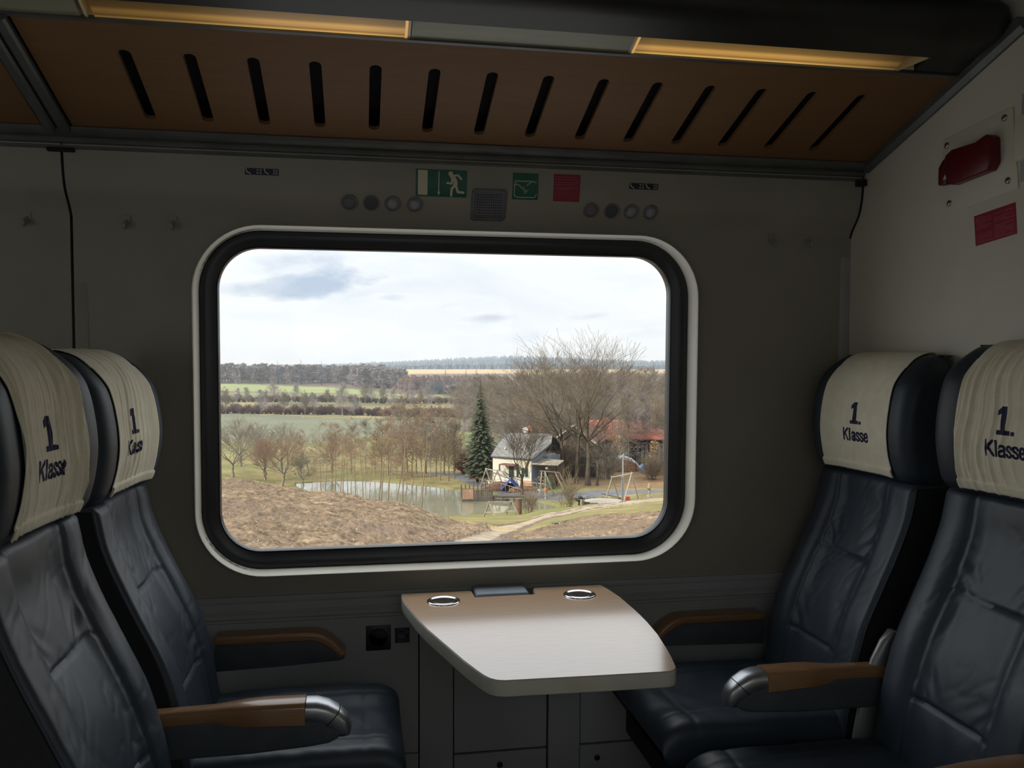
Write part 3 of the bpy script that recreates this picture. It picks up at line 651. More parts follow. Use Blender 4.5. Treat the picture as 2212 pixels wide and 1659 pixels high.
FRONT = [(.40, -.395), (.47, -.398), (.53, -.408), (.60, -.418), (.66, -.431), (.74, -.455), (.83, -.495), (.94, -.545), (1.03, -.579), (1.09, -.592), (1.135, -.600)]
HW = .247
ROLL = 1
def fx(z): return curve_interp(z, FRONT)
def seam(d, w_, depth): return -depth * math.exp(-(d / w_) ** 2)
def back_x(y, z, seed):
    u = abs(y); base = fx(z)
    dish = .034 * (1 - sstep(.085, .175, u)) * (.55 + .45 * sstep(.5, .75, z)) * (1 - .35 * sstep(1.0, 1.12, z))
    x = base - dish
    r0 = .185 if y * ROLL > 0 else .228                # generous roll on the wall side of the pair, a sharp piped edge towards the aisle
    if u > r0:
        t = (u - r0) / (HW - r0); x -= (.026 if r0 < .2 else .012) * (1 - math.sqrt(max(0, 1 - t * t)))
    x += seam(u - .132, .0034, .0075)
    if u < .132:
        for zs in (.885, .625): x += seam(z - zs - .02 * y * ROLL, .0032, .0075)
        pz_ = [(.40, .625), (.625, .885), (.885, 1.13)]
        for a, c in pz_:
            if a < z < c: x += .005 * math.sin(math.pi * (z - a) / (c - a)) ** .6 * (1 - (u / .132) ** 2)
    # pulls and creases in the leather
    if u < .132:
        for zs, k_ in ((.885, 1), (.625, .8)):
            x += .0026 * k_ * math.sin((u * 1.1 - (z - zs)) * 105 + seed * 5 + 3 * noise.noise(Vector((y * 12, z * 10, seed)))) * math.exp(-((z - zs - .045) / .045) ** 2) * sstep(.02, .11, u) * (1 - sstep(.122, .132, u))
    n = noise.noise(Vector((y * 9 + seed, z * 5 + y * 6, seed * 2.1))) * .0035
    n += noise.noise(Vector((y * 20 + z * 10 + seed, z * 5 - y * 4, seed))) * .0016
    c = noise.noise(Vector((y * 20 - z * 22 + seed * 3, z * 5 + y * 9, 4 + seed)))
    n -= .0022 * (max(0, .16 - abs(c)) / .16) ** 2 * sstep(.05, .3, abs(noise.noise(Vector((y * 4, z * 4, seed + 9)))))
    edge = 1 - sstep(.19, HW, u)
    return x + n * (.35 + .65 * edge)
def back_rings(seed):
    rs = []; zs = [.40 + (1.128 - .40) * i / 110 for i in range(111)]
    ys = [-HW + 2 * HW * i / 84 for i in range(85)]
    for z in zs:
        top = sstep(1.112, 1.130, z); bx = fx(z) - .100 - .005
        ring = []
        for y in ys:
            x = back_x(y * (1 - .012 * top), z, seed); ring.append((x - .012 * top, y * (1 - .012 * top), z))
        for k in range(1, 7): ring.append((ring[84][0] + (bx - ring[84][0]) * k / 6, HW - .004 * math.sin(k / 6 * math.pi / 2), z))
        x_end = ring[-1][0]
        ring.append((bx - .004, .10, z)); ring.append((bx - .004, -.10, z))
        for k in range(6, 0, -1): ring.append((ring[0][0] + (bx - ring[0][0]) * k / 6, -HW + .004 * math.sin(k / 6 * math.pi / 2), z))
        rs.append(ring)
    return rs
HF = [(1.128, -.618), (1.145, -.600), (1.17, -.590), (1.21, -.580), (1.26, -.574), (1.30, -.575), (1.34, -.580), (1.38, -.588), (1.42, -.602), (1.45, -.619), (1.475, -.642), (1.490, -.665), (1.497, -.690)]
HHW = .238
def hx_(y, z):
    u = abs(y); x = curve_interp(z, HF)
    x += .016 * sstep(.085, .175, u) * (1 - sstep(1.40, 1.48, z)) - .006
    if u > .190:
        t = min(1, (u - .190) / (HHW - .190)); x -= .040 * (1 - math.sqrt(max(0, 1 - t * t)))
    return x
def head_rings():
    rs = []
    for i in range(61):
        z = 1.128 + (1.497 - 1.128) * (1 - (1 - i / 60) ** 1.35)
        hw = HHW * (1 - .10 * sstep(1.43, 1.497, z) ** 1.5 - .03 * (1 - sstep(1.128, 1.16, z)))
        bx = curve_interp(z, [(1.128, -.715), (1.25, -.724), (1.40, -.730), (1.46, -.730), (1.485, -.726), (1.497, -.718)])
        ring = []
        for k in range(65):
            y0 = -HHW + 2 * HHW * k / 64; ring.append((hx_(y0, z), y0 * hw / HHW, z))
        e = ring[-1][0]
        for k in range(1, 7): ring.append((e + (bx + .02 - e) * k / 6, hw, z))
        ring += [(bx + .006, hw - .014, z), (bx, hw - .04, z), (bx, -hw + .04, z), (bx + .006, -hw + .014, z)]
        for k in range(6, 0, -1): ring.append((e + (bx + .02 - e) * k / 6, -hw, z))
        rs.append(ring)
    return rs
# the cloth lies on the headrest: arc-length path over front, top and back
CPATH = [(hx_(0, z), z) for z in [1.145 + (1.490 - 1.145) * i / 40 for i in range(41)]] + [(-.697, 1.4995), (-.712, 1.502), (-.725, 1.501), (-.732, 1.493), (-.735, 1.47)]
CHW = .158
def cover_pt(y, t, seed, amp, off=.0045):
    """t in 0..1 along the path (0 = bottom hem)"""
    f = t * (len(CPATH) - 1); i = min(int(f), len(CPATH) - 2); g = f - i
    x = CPATH[i][0] * (1 - g) + CPATH[i + 1][0] * g; z = CPATH[i][1] * (1 - g) + CPATH[i + 1][1] * g
    d = Vector((CPATH[i + 1][0] - CPATH[i][0], CPATH[i + 1][1] - CPATH[i][1])).normalized(); nx, nz = d.y, -d.x
    wob = .35 * math.sin(t * 5 + seed) * .03 + .012 * math.sin(t * 11 + seed * 2)
    q = (y + wob * (1 - abs(y) / .18)) * 1.0
    fold = 0
    for k, (fr, ph) in enumerate(((92, .3), (151, 1.9), (233, 4.1))):
        s_ = math.sin(q * fr + ph + seed * (k + 1) + 1.5 * math.sin(t * 4 + k)); fold += (1 - abs(s_)) ** 2.2 * (1.0, .55, .3)[k] * (0.5 + .5 * math.sin(q * 21 + seed + k))
    env = (1 - sstep(.75, 1.0, t) * .4)
    h = off + amp * fold * env
    if t < .055: h += .0028                                   # doubled hem
    if .052 < t < .062: h -= .0022
    wing = hx_(y, min(1.46, z)) - hx_(0, min(1.46, z)) if z < 1.46 else 0
    wd = 1.0 - .04 * sstep(.5, 1, t) + .02 * (1 - sstep(0, .2, t))
    return Vector((x + nx * h + wing, y * wd, z + nz * h))
def cover_mesh(seed, amp, nt_=96, tmax=1.0, o1=.0045, o2=.0025):
    b = MB(); ny = 110; g = [[cover_pt(-CHW + 2 * CHW * i / ny, tmax * j / nt_, seed, amp, o1) for i in range(ny + 1)] for j in range(nt_ + 1)]
    g2 = [[cover_pt(-CHW + 2 * CHW * i / ny, tmax * j / nt_, seed, amp, o2) for i in range(ny + 1)] for j in range(nt_ + 1)]
    for gg in (g, g2):
        b.add([p for r in gg for p in r], [(j * (ny + 1) + i, j * (ny + 1) + i + 1, (j + 1) * (ny + 1) + i + 1, (j + 1) * (ny + 1) + i) for j in range(nt_) for i in range(ny)])
    k = (ny + 1) * (nt_ + 1)
    for j in range(nt_):
        for i in (0, ny): a, c = j * (ny + 1) + i, (j + 1) * (ny + 1) + i; b.f.append((a, c, c + k, a + k))
    for i in range(ny):
        for j in (0, nt_): a, c = j * (ny + 1) + i, j * (ny + 1) + i + 1; b.f.append((a, c, c + k, a + k))
    return b
ZT = [p[1] for p in CPATH]
def t_of_z(z):
    for i in range(41):
        if ZT[i + 1] >= z: return (i + (z - ZT[i]) / (ZT[i + 1] - ZT[i])) / (len(CPATH) - 1)
    return .9
def cover_text(body, size, zc, bold, sx, seed, amp, yoff=0.0, extra=0.0):
    if body is None:                                          # the printed numeral with its foot bar, and the full stop
        me = bpy.data.meshes.new('numeral'); b = bmesh.new()
        for poly in ([(-.0165, 0), (.0135, 0), (.0135, .0105), (-.0165, .0105)], [(-.0075, .0105), (.0055, .0105), (.0055, .066), (-.0075, .066)], [(-.0165, .0450), (-.0075, .0490), (-.0075, .066), (-.0165, .0565)], [(.0165, 0), (.0250, 0), (.0250, .0090), (.0165, .0090)]):
            b.faces.new([b.verts.new(((x - .004) * 1.25, y, 0)) for x, y in poly])
        bmesh.ops.triangulate(b, faces=b.faces)
    else:                                                     # strokes of the word, drawn as thick rounded lines
        G = {'K': (.90, [[(0, 0), (0, 1)], [(.03, .36), (.60, 1)], [(.24, .60), (.64, 0)]]), 'l': (.30, [[(0, 0), (0, 1)]]),
             'a': (.66, [[(.05, .56), (.11, .68), (.26, .73), (.41, .69), (.47, .56), (.47, .0)], [(.47, .42), (.25, .39), (.07, .32), (.02, .18), (.08, .05), (.22, .01), (.38, .06), (.47, .18)]]),
             's': (.58, [[(.43, .57), (.36, .69), (.22, .73), (.08, .68), (.05, .56), (.12, .45), (.34, .33), (.43, .21), (.40, .07), (.25, .01), (.09, .05), (.02, .17)]]),
             'e': (.60, [[(.05, .38), (.45, .38), (.43, .57), (.35, .69), (.23, .73), (.10, .66), (.04, .50), (.04, .25), (.10, .07), (.24, .01), (.38, .05), (.45, .17)]])}
        me = bpy.data.meshes.new('word'); b = bmesh.new(); x0 = -sum(G[c][0] for c in body) / 2 + .08; k = size
        for c in body:
            for st in G[c][1]:
                for q in limb([((x0 + x) * k * .93, y * k) for x, y in st], k * .172):
                    b.faces.new([b.verts.new((x, y, 0)) for x, y in q])
            x0 += G[c][0]
        bmesh.ops.triangulate(b, faces=b.faces)
    xs = [v.co.x for v in b.verts]; ys = [v.co.y for v in b.verts]
    for ax, lo, hi in ((0, min(xs), max(xs)), (1, min(ys), max(ys))):
        c = lo
        while c < hi:
            no = Vector((1, 0, 0)) if ax == 0 else Vector((0, 1, 0)); bmesh.ops.bisect_plane(b, geom=b.verts[:] + b.edges[:] + b.faces[:], plane_co=no * c, plane_no=no); c += .0026
    bmesh.ops.triangulate(b, faces=b.faces)
    r = bmesh.ops.extrude_face_region(b, geom=b.faces[:]); ex = {g for g in r['geom'] if isinstance(g, bmesh.types.BMVert)}
    for v in b.verts:
        yy = v.co.x + yoff; v.co = cover_pt(yy, t_of_z(zc + v.co.y), seed, amp, .0045 + (.0009 if v in ex else .0002))
    bmesh.ops.recalc_face_normals(b, faces=b.faces); b.to_mesh(me); b.free(); return me

def arm_profile(z0=.541):
    return [(-.46, .540), (-.25, .541), (-.12, .548), (-.075, .553), (-.052, .563), (-.040, .580), (-.038, .592), (-.046, .606), (-.07, .622), (-.105, .630), (-.13, .632), (-.46, .622)]
def make_center_arm(parent, ya, name='armrest', flip=1):
    """armrest beside a seat; ya = its centre across the seat"""
    w2 = .026; A = MB()
    A.prism(arm_profile(), lambda x, z: (x, ya - w2, z), lambda x, z: (x, ya + w2, z)); a = A.build(name, M_arm, parent, bevel=.010, seg=3, world=False)
    pad = MB(); rs = []
    for x, hw, zt, zb in ((-.47, .022, .648, .614), (-.38, .022, .650, .615), (-.33, .023, .651, .615), (-.29, .028, .654, .614), (-.26, .034, .656, .612), (-.22, .036, .657, .611), (-.128, .036, .656, .606)):
        rs.append([(x, ya + q * hw, z) for q, z in ((-1, zb), (-1, zt - .012), (-.90, zt - .004), (-.7, zt), (.7, zt), (.90, zt - .004), (1, zt - .012), (1, zb), (.85, zb - .004), (-.85, zb - .004))])
    pad.rings(rs); pad.build('wood_pad', M_armw, a, angle=50, world=False)
    cap = MB(); rs = []
    cl = [(-.1275, .6315, .025), (-.105, .630, .0255), (-.085, .624, .0255), (-.066, .613, .025), (-.050, .598, .024), (-.041, .580, .021), (-.040, .566, .015)]
    for i, (x, z, r) in enumerate(cl):
        p = Vector((x, 0, z)); q = Vector((cl[min(i + 1, 6)][0] - cl[max(i - 1, 0)][0], 0, cl[min(i + 1, 6)][1] - cl[max(i - 1, 0)][1])).normalized(); nrm = Vector((-q.z, 0, q.x))
        if nrm.z < 0 and nrm.x < 0: nrm = -nrm
        hw = (.036, .036, .0355, .034, .031, .026, .018)[i]; n = 18
        rs.append([(p.x + nrm.x * r * math.copysign(abs(math.sin(t)) ** .8, math.sin(t)), ya + hw * math.copysign(abs(math.cos(t)) ** .6, math.cos(t)), p.z + nrm.z * r * math.copysign(abs(math.sin(t)) ** .8, math.sin(t))) for t in [2 * math.pi * k / n for k in range(n)]])
    cap.rings(rs); cp = cap.build('end_cap', M_silver, a, angle=60, world=False); cp['label'] = 'rounded silver end cap'
    # thin joint line round the cap
    j = MB(); c3 = [(x, z, r) for x, z, r in cl][3]; rs = []
    for dx, g in ((-.0008, .0008), (.0008, .0008)):
        p = Vector((c3[0] + dx, 0, c3[1] - dx * .8)); nrm = Vector((.70, 0, .714)); n = 18
        rs.append([(p.x + nrm.x * (c3[2] + g) * math.copysign(abs(math.sin(t)) ** .8, math.sin(t)), ya + (.034 + g) * math.copysign(abs(math.cos(t)) ** .6, math.cos(t)), p.z + nrm.z * (c3[2] + g) * math.copysign(abs(math.sin(t)) ** .8, math.sin(t))) for t in [2 * math.pi * k / n for k in range(n)]])
    j.rings(rs); j.build('cap_joint', M_gap, a, world=False)
    return a
def cushion(seed):
    rs = []; X = [(-.46, 0), (-.40, 1), (-.3, 1), (-.2, 1), (-.1, 1), (-.03, 1), (.03, 1), (.06, 1)]
    nx = 70
    for i in range(nx + 1):
        x = -.46 + (.113 + .46) * (1 - (1 - i / nx) ** 1.25)
        fr = sstep(.02, .113, x); top = .487 - .012 * sstep(-.1, .0, x) * 0 + .006 * math.sin((x + .46) * 5) - .052 * (1 - math.sqrt(max(0, 1 - ((x - .035) / .0785) ** 2)) if x > .035 else 0)
        bot = .375 - .10 * sstep(.0, .1, x) * 0 + .045 * (1 - math.sqrt(max(0, 1 - ((x - .06) / .0535) ** 2)) if x > .06 else 0)
        hw = .238; ring = []; n = 48
        for k in range(n + 1):
            y = -hw + 2 * hw * k / n; u = abs(y); z = top
            z -= .016 * (1 - sstep(.06, .17, u)); z += seam(u - .150, .004, .005) + seam(x - .012, .0035, .006) * (1 if u < .25 else 0)
            if u > .20: t = (u - .20) / (hw - .20); z -= .036 * (1 - math.sqrt(max(0, 1 - t * t)))
            z += noise.noise(Vector((x * 14 + seed, y * 12, seed))) * .003 + noise.noise(Vector((x * 30 + y * 18 + seed, y * 8, seed))) * .0018
            ring.append((x, y, z))
        zt = ring[-1][2]
        ring += [(x, hw + .003, (zt + bot) / 2), (x, hw - .003, bot + .006), (x, hw - .015, bot), (x, -hw + .015, bot), (x, -hw + .003, bot + .006), (x, -hw - .003, (zt + bot) / 2)]
        rs.append(ring)
    return rs
TXT = {}
def make_seat(name, label, kind, seed, amp, arms, two_line=True, loc=(0, 0, 0), rz=0, chw=.145):
    global ROLL, CHW
    ROLL = 1 if rz == 0 else -1; CHW = chw; twist = Matrix.Translation((-.62, 0, 0)) @ Matrix.Rotation(math.radians(-4.0 * ROLL), 4, 'Z') @ Matrix.Translation((.62, 0, 0))
    t = thing(name, label, 'train seat', loc, rz, group='leather seats of the bay by the window')
    bk = MB().rings(back_rings(seed)).build('backrest', M_leather, t, smooth=True, world=False, angle=70)
    # piping along the outer edges, dark side skin, shell
    for s in (-1, 1):
        MB().tube([(fx(z) - (.0135 if s * ROLL < 0 else .036), s * (HW + .0005), z) for z in [.42 + .70 * i / 24 for i in range(25)]], .0022, 6).build('piping', M_leather, bk, world=False, smooth=True)
        b = MB(); zz = [.42 + .70 * i / 20 for i in range(21)]
        b.rings([[(fx(z) - (.018 if s * ROLL < 0 else .040), s * (HW + .0035), z), (fx(z) - .104, s * (HW + .0035), z), (fx(z) - .104, s * (HW - .01), z), (fx(z) - (.018 if s * ROLL < 0 else .040), s * (HW - .01), z)] for z in zz]); b.build('side_skin', M_side, bk, world=False)
    b = MB(); rs = []
    for i in range(31):
        z = .30 + .835 * i / 30; f = fx(max(.42, z)) - .100; hw = .243 - .02 * sstep(1.08, 1.135, z)
        rs.append([(f, -hw, z), (f - .022, -hw - .002, z), (f - .036, -hw + .02, z), (f - .040, -hw + .06, z), (f - .040, hw - .06, z), (f - .036, hw - .02, z), (f - .022, hw + .002, z), (f, hw, z), (f, hw - .02, z), (f, -hw + .02, z)])
    b.rings(rs).build('back_shell', M_shell, t, world=False, angle=50)
    h = MB().rings(head_rings()).build('headrest', M_head, t, world=False, angle=70)
    MB().bb(-.735, -.640, -.19, .19, 1.118, 1.150).build('neck_bar', M_side, t, world=False, bevel=.004)
    cv = cover_mesh(seed, amp).build('headrest_cover', M_cover, t, world=False, smooth=True); cv['label'] = 'cream linen headrest cover with first class print'
    cover_mesh(seed, amp * .6, 6, .060, .0075, .0045).build('hem', M_cover, cv, world=False, smooth=True)
    link_mesh('number_print', cover_text(None, .088, 1.284, .0028, .92, seed, amp, .0), M_print, cv, world=False)
    link_mesh('word_print', cover_text('Klasse', .0345, 1.234, .0019, .92, seed, amp, .0), M_print, cv, world=False)
    for o_ in (h, cv) + tuple(c_ for c_ in bpy.data.objects if c_.parent == cv): o_.data.transform(twist)
    MB().rings(cushion(seed)).build('seat_cushion', M_leather, t, world=False, angle=70)
    MB().bb(-.44, .075, -.215, .215, .27, .376).build('cushion_base', M_side, t, world=False, bevel=.02, seg=3)
    MB().bb(-.40, .0, -.14, .14, .0, .27).build('pedestal', M_side, t, world=False, bevel=.02, seg=3)
    for ya in arms: make_center_arm(t, ya)
    if arms and rz:
        ya = arms[0]; b = MB()                      # silver-grey mounting plate behind the armrest
        cl = [(.365, -.405, .010), (.40, -.412, .024), (.46, -.424, .034), (.53, -.437, .034), (.60, -.452, .031), (.66, -.466, .028), (.71, -.484, .020), (.735, -.498, .008)]
        rs = [[(x + r * 1.05 * math.cos(a), ya + (.020 if False else .017) * math.sin(a), z) for a in [2 * math.pi * k / 16 for k in range(16)]] for z, x, r in cl]
        b.rings(rs).build('mounting_plate', M_plate, t, world=False, angle=60)
    return t
MX = .9
YW, YA = -.335, -.945
# rz = 0: faces +X (left side of the bay); rz = pi: faces -X (right side)
s1 = make_seat('train_seat', 'navy leather seat on the left of the bay, beside the window', 0, 1.3, .0042, [], loc=(0, YW, 0), chw=.156)
s2 = make_seat('train_seat', 'navy leather seat at the left edge, on the aisle side', 0, 4.7, .0070, [YA * -1 * 0 + .295 * -1 * -1], loc=(0, YA, 0))
s3 = make_seat('train_seat', 'navy leather seat on the right of the bay, beside the window', 0, 8.1, .0026, [], loc=(MX, YW, 0), rz=math.pi, chw=.158); s1.scale = s3.scale = (1, 1, .982)
s4 = make_seat('train_seat', 'navy leather seat at the right edge, on the aisle side', 0, 2.9, .0060, [-.295], loc=(MX, YA, 0), rz=math.pi)

# aisle-side armrest of the right seat: curved wooden rail
def wall_arm(parent, y0, y1, mirror, world, lift=0.0, dx=0.0):
    fxm = (lambda x: MX - x) if mirror else (lambda x: x)
    top = [(-.43, .6215), (-.16, .6215), (-.13, .619), (-.105, .609), (-.082, .594), (-.062, .574), (-.050, .560), (-.044, .550)]
    wbot = [(-.058, .540), (-.072, .552), (-.095, .572), (-.12, .588), (-.145, .5965), (-.43, .598)]
    body = [(-.43, .600), (-.145, .599), (-.12, .590), (-.095, .574), (-.072, .554), (-.058, .542), (-.0465, .545), (-.050, .535), (-.062, .530), (-.25, .522), (-.43, .517)]
    T = lambda l: [(fxm(x + dx), z + lift) for x, z in l]
    MB().prism(T(top + wbot), lambda x, z: (x, y0 - .004, z), lambda x, z: (x, y1, z)).build('wood_rail', M_armw, parent, bevel=.007, seg=3, world=world)
    MB().prism(T(body), lambda x, z: (x, y0 + .003, z), lambda x, z: (x, y1 - .002, z)).build('body', M_arm, parent, bevel=.004, seg=2, world=world)
t = thing('wall_armrest', 'wall armrest with brown wooden rail, left of the table', 'armrest', (-.2, -.07, .60)); wall_arm(t, -.060, -.002 + wy(.6), False, True)
t = thing('wall_armrest', 'wall armrest with brown wooden rail, right of the table', 'armrest', (1.1, -.07, .60)); wall_arm(t, -.060, -.002 + wy(.6), True, True, -.013)
t = thing('aisle_armrest', 'brown wooden aisle armrest at the bottom right corner', 'armrest', (1.3, -1.24, .62))
def aisle_arm(parent):
    b = MB(); rs = []
    for x, z, hw in ((1.045, .596, .018), (1.055, .622, .028), (1.085, .641, .034), (1.13, .652, .036), (1.20, .659, .036), (1.28, .664, .035), (1.36, .664, .032), (1.45, .662, .030)):
        rs.append([(x, -1.225 + q * hw, zz) for q, zz in ((-1, z - .040), (-1, z - .012), (-.9, z - .004), (-.7, z), (.7, z), (.9, z - .004), (1, z - .012), (1, z - .040))])
    b.rings(rs).build('wood_pad', M_armw, parent, angle=50)
    MB().prism([(1.06, .565), (1.07, .612), (1.10, .62), (1.45, .625), (1.45, .50), (1.12, .52)], lambda x, z: (x, -1.25, z), lambda x, z: (x, -1.20, z)).build('body', M_arm, parent, bevel=.008)
aisle_arm(t)
# ------------------------------------------------------------------ the valley outside: survey table of ground heights (bearing, distance, height)
TB = np.array([-37.217, -8.595, -2.278, 2.222, 6.821, 10.224, 13.009, 16.086, 20.334, 54.22])
TD = np.array([6, 12, 20, 27, 34, 40, 46, 50, 54, 60, 66, 72, 78, 84, 88, 92, 96, 100, 108, 118, 140, 165, 200, 250, 330, 430, 600, 900, 1500, 2600], float)
TZ = np.array([[-0.93, -1.28, -2.15, -2.92, -3.39, -3.65, -3.92, -4.1, -4.28, -4.55, -4.81, -5.16, -5.76, -6.36, -6.76, -7.15, -7.53, -7.9, -8.65, -9.58, -11.24, -12.66, -13.83, -15.17, -16.55, -17.92, -18.58, -20.8, -25.4, -34.27], [-1.11, -2.11, -3.17, -3.84, -4.47, -4.91, -5.32, -5.64, -6.1, -6.97, -7.79, -8.61, -9.41, -10.22, -10.68, -11.14, -11.6, -11.94, -12.56, -13.34, -14.11, -14.57, -15.31, -16.43, -17.66, -17.79, -19.19, -21.8, -27.5, -38.81], [-1.11, -2.3, -3.44, -4.22, -5.0, -5.57, -6.13, -6.56, -7.2, -8.48, -9.75, -10.96, -12.1, -12.87, -13.05, -13.22, -13.4, -13.36, -13.24, -13.52, -14.14, -14.85, -15.66, -16.8, -17.89, -18.07, -20.42, -21.86, -26.73, -34.83], [-1.12, -2.39, -3.62, -4.52, -5.42, -6.08, -6.73, -7.24, -8.01, -9.33, -10.69, -12.04, -13.03, -13.58, -13.59, -13.6, -13.59, -13.5, -13.7, -14.05, -14.53, -15.07, -15.9, -17.09, -18.41, -19.57, -21.73, -18.92, -24.94, -29.02], [-1.13, -2.47, -3.8, -4.85, -5.91, -6.87, -7.81, -8.44, -9.14, -10.2, -11.22, -12.22, -13.07, -13.65, -13.6, -13.54, -13.48, -13.4, -13.67, -14.05, -14.61, -15.24, -16.05, -17.22, -18.39, -19.06, -22.3, -18.18, -24.74, -20.15], [-1.13, -2.48, -3.91, -5.0, -6.1, -7.08, -8.04, -8.66, -9.28, -10.21, -11.14, -12.04, -12.69, -12.93, -12.61, -12.61, -12.81, -12.89, -13.06, -13.4, -14.2, -14.43, -14.75, -15.32, -16.17, -17.09, -17.36, -18.51, -24.54, -16.93], [-1.12, -2.47, -3.9, -4.95, -6.0, -6.91, -7.81, -8.39, -8.97, -9.83, -10.7, -11.49, -12.23, -12.5, -12.49, -12.56, -12.69, -12.77, -12.93, -13.15, -13.65, -13.64, -13.64, -14.42, -15.5, -16.52, -16.96, -18.39, -24.33, -19.42], [-1.12, -2.46, -3.88, -4.83, -5.78, -6.65, -7.52, -8.1, -8.68, -9.53, -10.36, -11.12, -11.84, -12.36, -12.55, -12.67, -12.75, -12.82, -13.01, -13.15, -13.39, -13.35, -13.29, -13.73, -14.47, -15.47, -16.22, -18.23, -24.05, -23.26], [-1.1, -2.43, -3.79, -4.69, -5.58, -6.43, -7.28, -7.81, -8.34, -9.16, -9.99, -10.75, -11.46, -12.08, -12.43, -12.71, -12.96, -13.07, -13.29, -13.6, -13.8, -13.79, -13.59, -13.83, -14.37, -15.34, -16.08, -18.0, -23.61, -25.47], [-1.09, -1.68, -2.82, -3.63, -4.3, -4.85, -5.41, -5.79, -6.17, -6.75, -7.33, -7.92, -8.5, -9.06, -9.43, -9.81, -10.17, -10.5, -11.16, -11.87, -12.87, -13.43, -13.54, -13.32, -13.29, -13.57, -14.52, -15.08, -17.56, -20.55]])
POND = [(-7.1, 97.2), (-2.0, 98.5), (1.2, 97.6), (4.3, 95.3), (8.2, 92.0), (10.9, 88.6), (13.6, 86.0), (15.9, 82.7), (18.1, 79.6), (19.0, 77.9), (18.1, 76.5), (15.6, 76.0), (12.7, 75.0), (10.1, 74.8), (7.6, 74.9), (3.9, 76.5), (0.1, 80.7), (-3.6, 86.7), (-6.9, 94.4)]
PLOUGH_L = [(-200, 30), (-60, 47.5), (-20, 48.5), (-6.2, 48.7), (-2.0, 49), (2.6, 48.8), (4.6, 48.0), (5.9, 46.6), (6.9, 43.6), (6.5, 40.1), (5.5, 36.2), (4.2, 32.0), (3.0, 28.1), (1.7, 23.8), (0.2, 17.5), (-.5, 4), (-200, 4)]
PLOUGH_R = [(7.0, 36.0), (8.8, 39.1), (10.3, 42.0), (12.3, 45.6), (14.2, 47.4), (16.5, 46.9), (19.4, 45.5), (60, 39), (120, 25), (60, 4), (2, 4), (3.0, 14), (3.9, 22), (5.0, 29.8)]
TRACK = [(60, 74), (34.8, 71.4), (26.6, 68.9), (23.7, 67.3), (20.6, 64.5), (18.2, 62.8), (14.7, 57.8), (11.6, 52.6), (9.1, 47.4), (6.3, 38.7), (4.4, 30.7), (3.2, 23.9), (1.6, 14), (.5, 4)]
ROAD = [(9.0, 106), (11.6, 101.5), (12.7, 98.6), (13.7, 93.9), (15.0, 88.9), (16.7, 84.2), (18.7, 82.3), (20.9, 81.4), (23.9, 81.7), (26.5, 80.6), (30.3, 78.9), (36.9, 75.9), (70, 66)]
YARD = [(13.1, 101.7), (14.6, 94.5), (18.2, 90.6), (20.4, 91.1), (20.5, 85.7), (15.4, 87.0), (11.8, 95.7)]
LITTER = [(22.2, 86.8), (24.9, 84.4), (28, 83.6), (32.5, 82.8), (39.6, 80.6), (51.7, 107.5), (41.2, 108.0), (32.5, 103.5), (26.3, 98.3), (22.5, 92)]
ZW = -13.30
def pip(x, y, poly):
    ins = np.zeros(x.shape, bool); n = len(poly)
    for i in range(n):
        (x1, y1), (x2, y2) = poly[i], poly[(i + 1) % n]
        c = ((y1 > y) != (y2 > y)) & (x < (x2 - x1) * (y - y1) / (y2 - y1 + 1e-12) + x1); ins ^= c
    return ins
def pdist(x, y, poly, closed=True):
    d = np.full(x.shape, 1e9); n = len(poly)
    for i in range(n if closed else n - 1):
        ax, ay = poly[i]; bx, by = poly[(i + 1) % n]; vx, vy = bx - ax, by - ay
        t = np.clip(((x - ax) * vx + (y - ay) * vy) / (vx * vx + vy * vy), 0, 1); d = np.minimum(d, np.hypot(x - ax - t * vx, y - ay - t * vy))
    return d
RNG = np.random.default_rng(11); LAT = RNG.random((256, 256))
def vn(x, y, s, o=0):
    x = x / s + 37.3 * o + 1000; y = y / s + 11.7 * o + 1000; xi = np.floor(x).astype(int); yi = np.floor(y).astype(int); fx_ = x - xi; fy = y - yi
    fx_ = fx_ * fx_ * (3 - 2 * fx_); fy = fy * fy * (3 - 2 * fy); g = lambda i, j: LAT[(xi + i) % 256, (yi + j) % 256]
    return (g(0, 0) * (1 - fx_) + g(1, 0) * fx_) * (1 - fy) + (g(0, 1) * (1 - fx_) + g(1, 1) * fx_) * fy - .5
LTD = np.log(TD)
def ground_np(x, y):
    x = np.asarray(x, float); y = np.asarray(y, float); b = np.degrees(np.arctan2(x, y + 2.7)); d = np.log(np.maximum(np.hypot(x, y + 2.7), 1.0))
    cols = np.array([np.interp(d, LTD, r) for r in TZ]); i = np.clip(np.searchsorted(TB, b) - 1, 0, len(TB) - 2); f = np.clip((b - TB[i]) / (TB[i + 1] - TB[i]), 0, 1); f = f * f * (3 - 2 * f)
    idx = np.indices(b.shape); z = cols[(i, *idx)] * (1 - f) + cols[(i + 1, *idx)] * f
    pd_ = pdist(x, y, POND); ins = pip(x, y, POND)
    shore = np.clip(pd_ / 9.0, 0, 1); near = y < 85
    z2 = np.where(ins, ZW - .25 - .05 * np.minimum(pd_, 6), np.where(pd_ < 9, np.maximum((ZW + .10) * (1 - shore) + z * shore, ZW + .06), z))
    return z2
def gz(x, y): return float(ground_np(np.array([x]), np.array([y]))[0])

OUTK = .58
def osr(r, g, b): return tuple(v * OUTK for v in srgb(r, g, b))
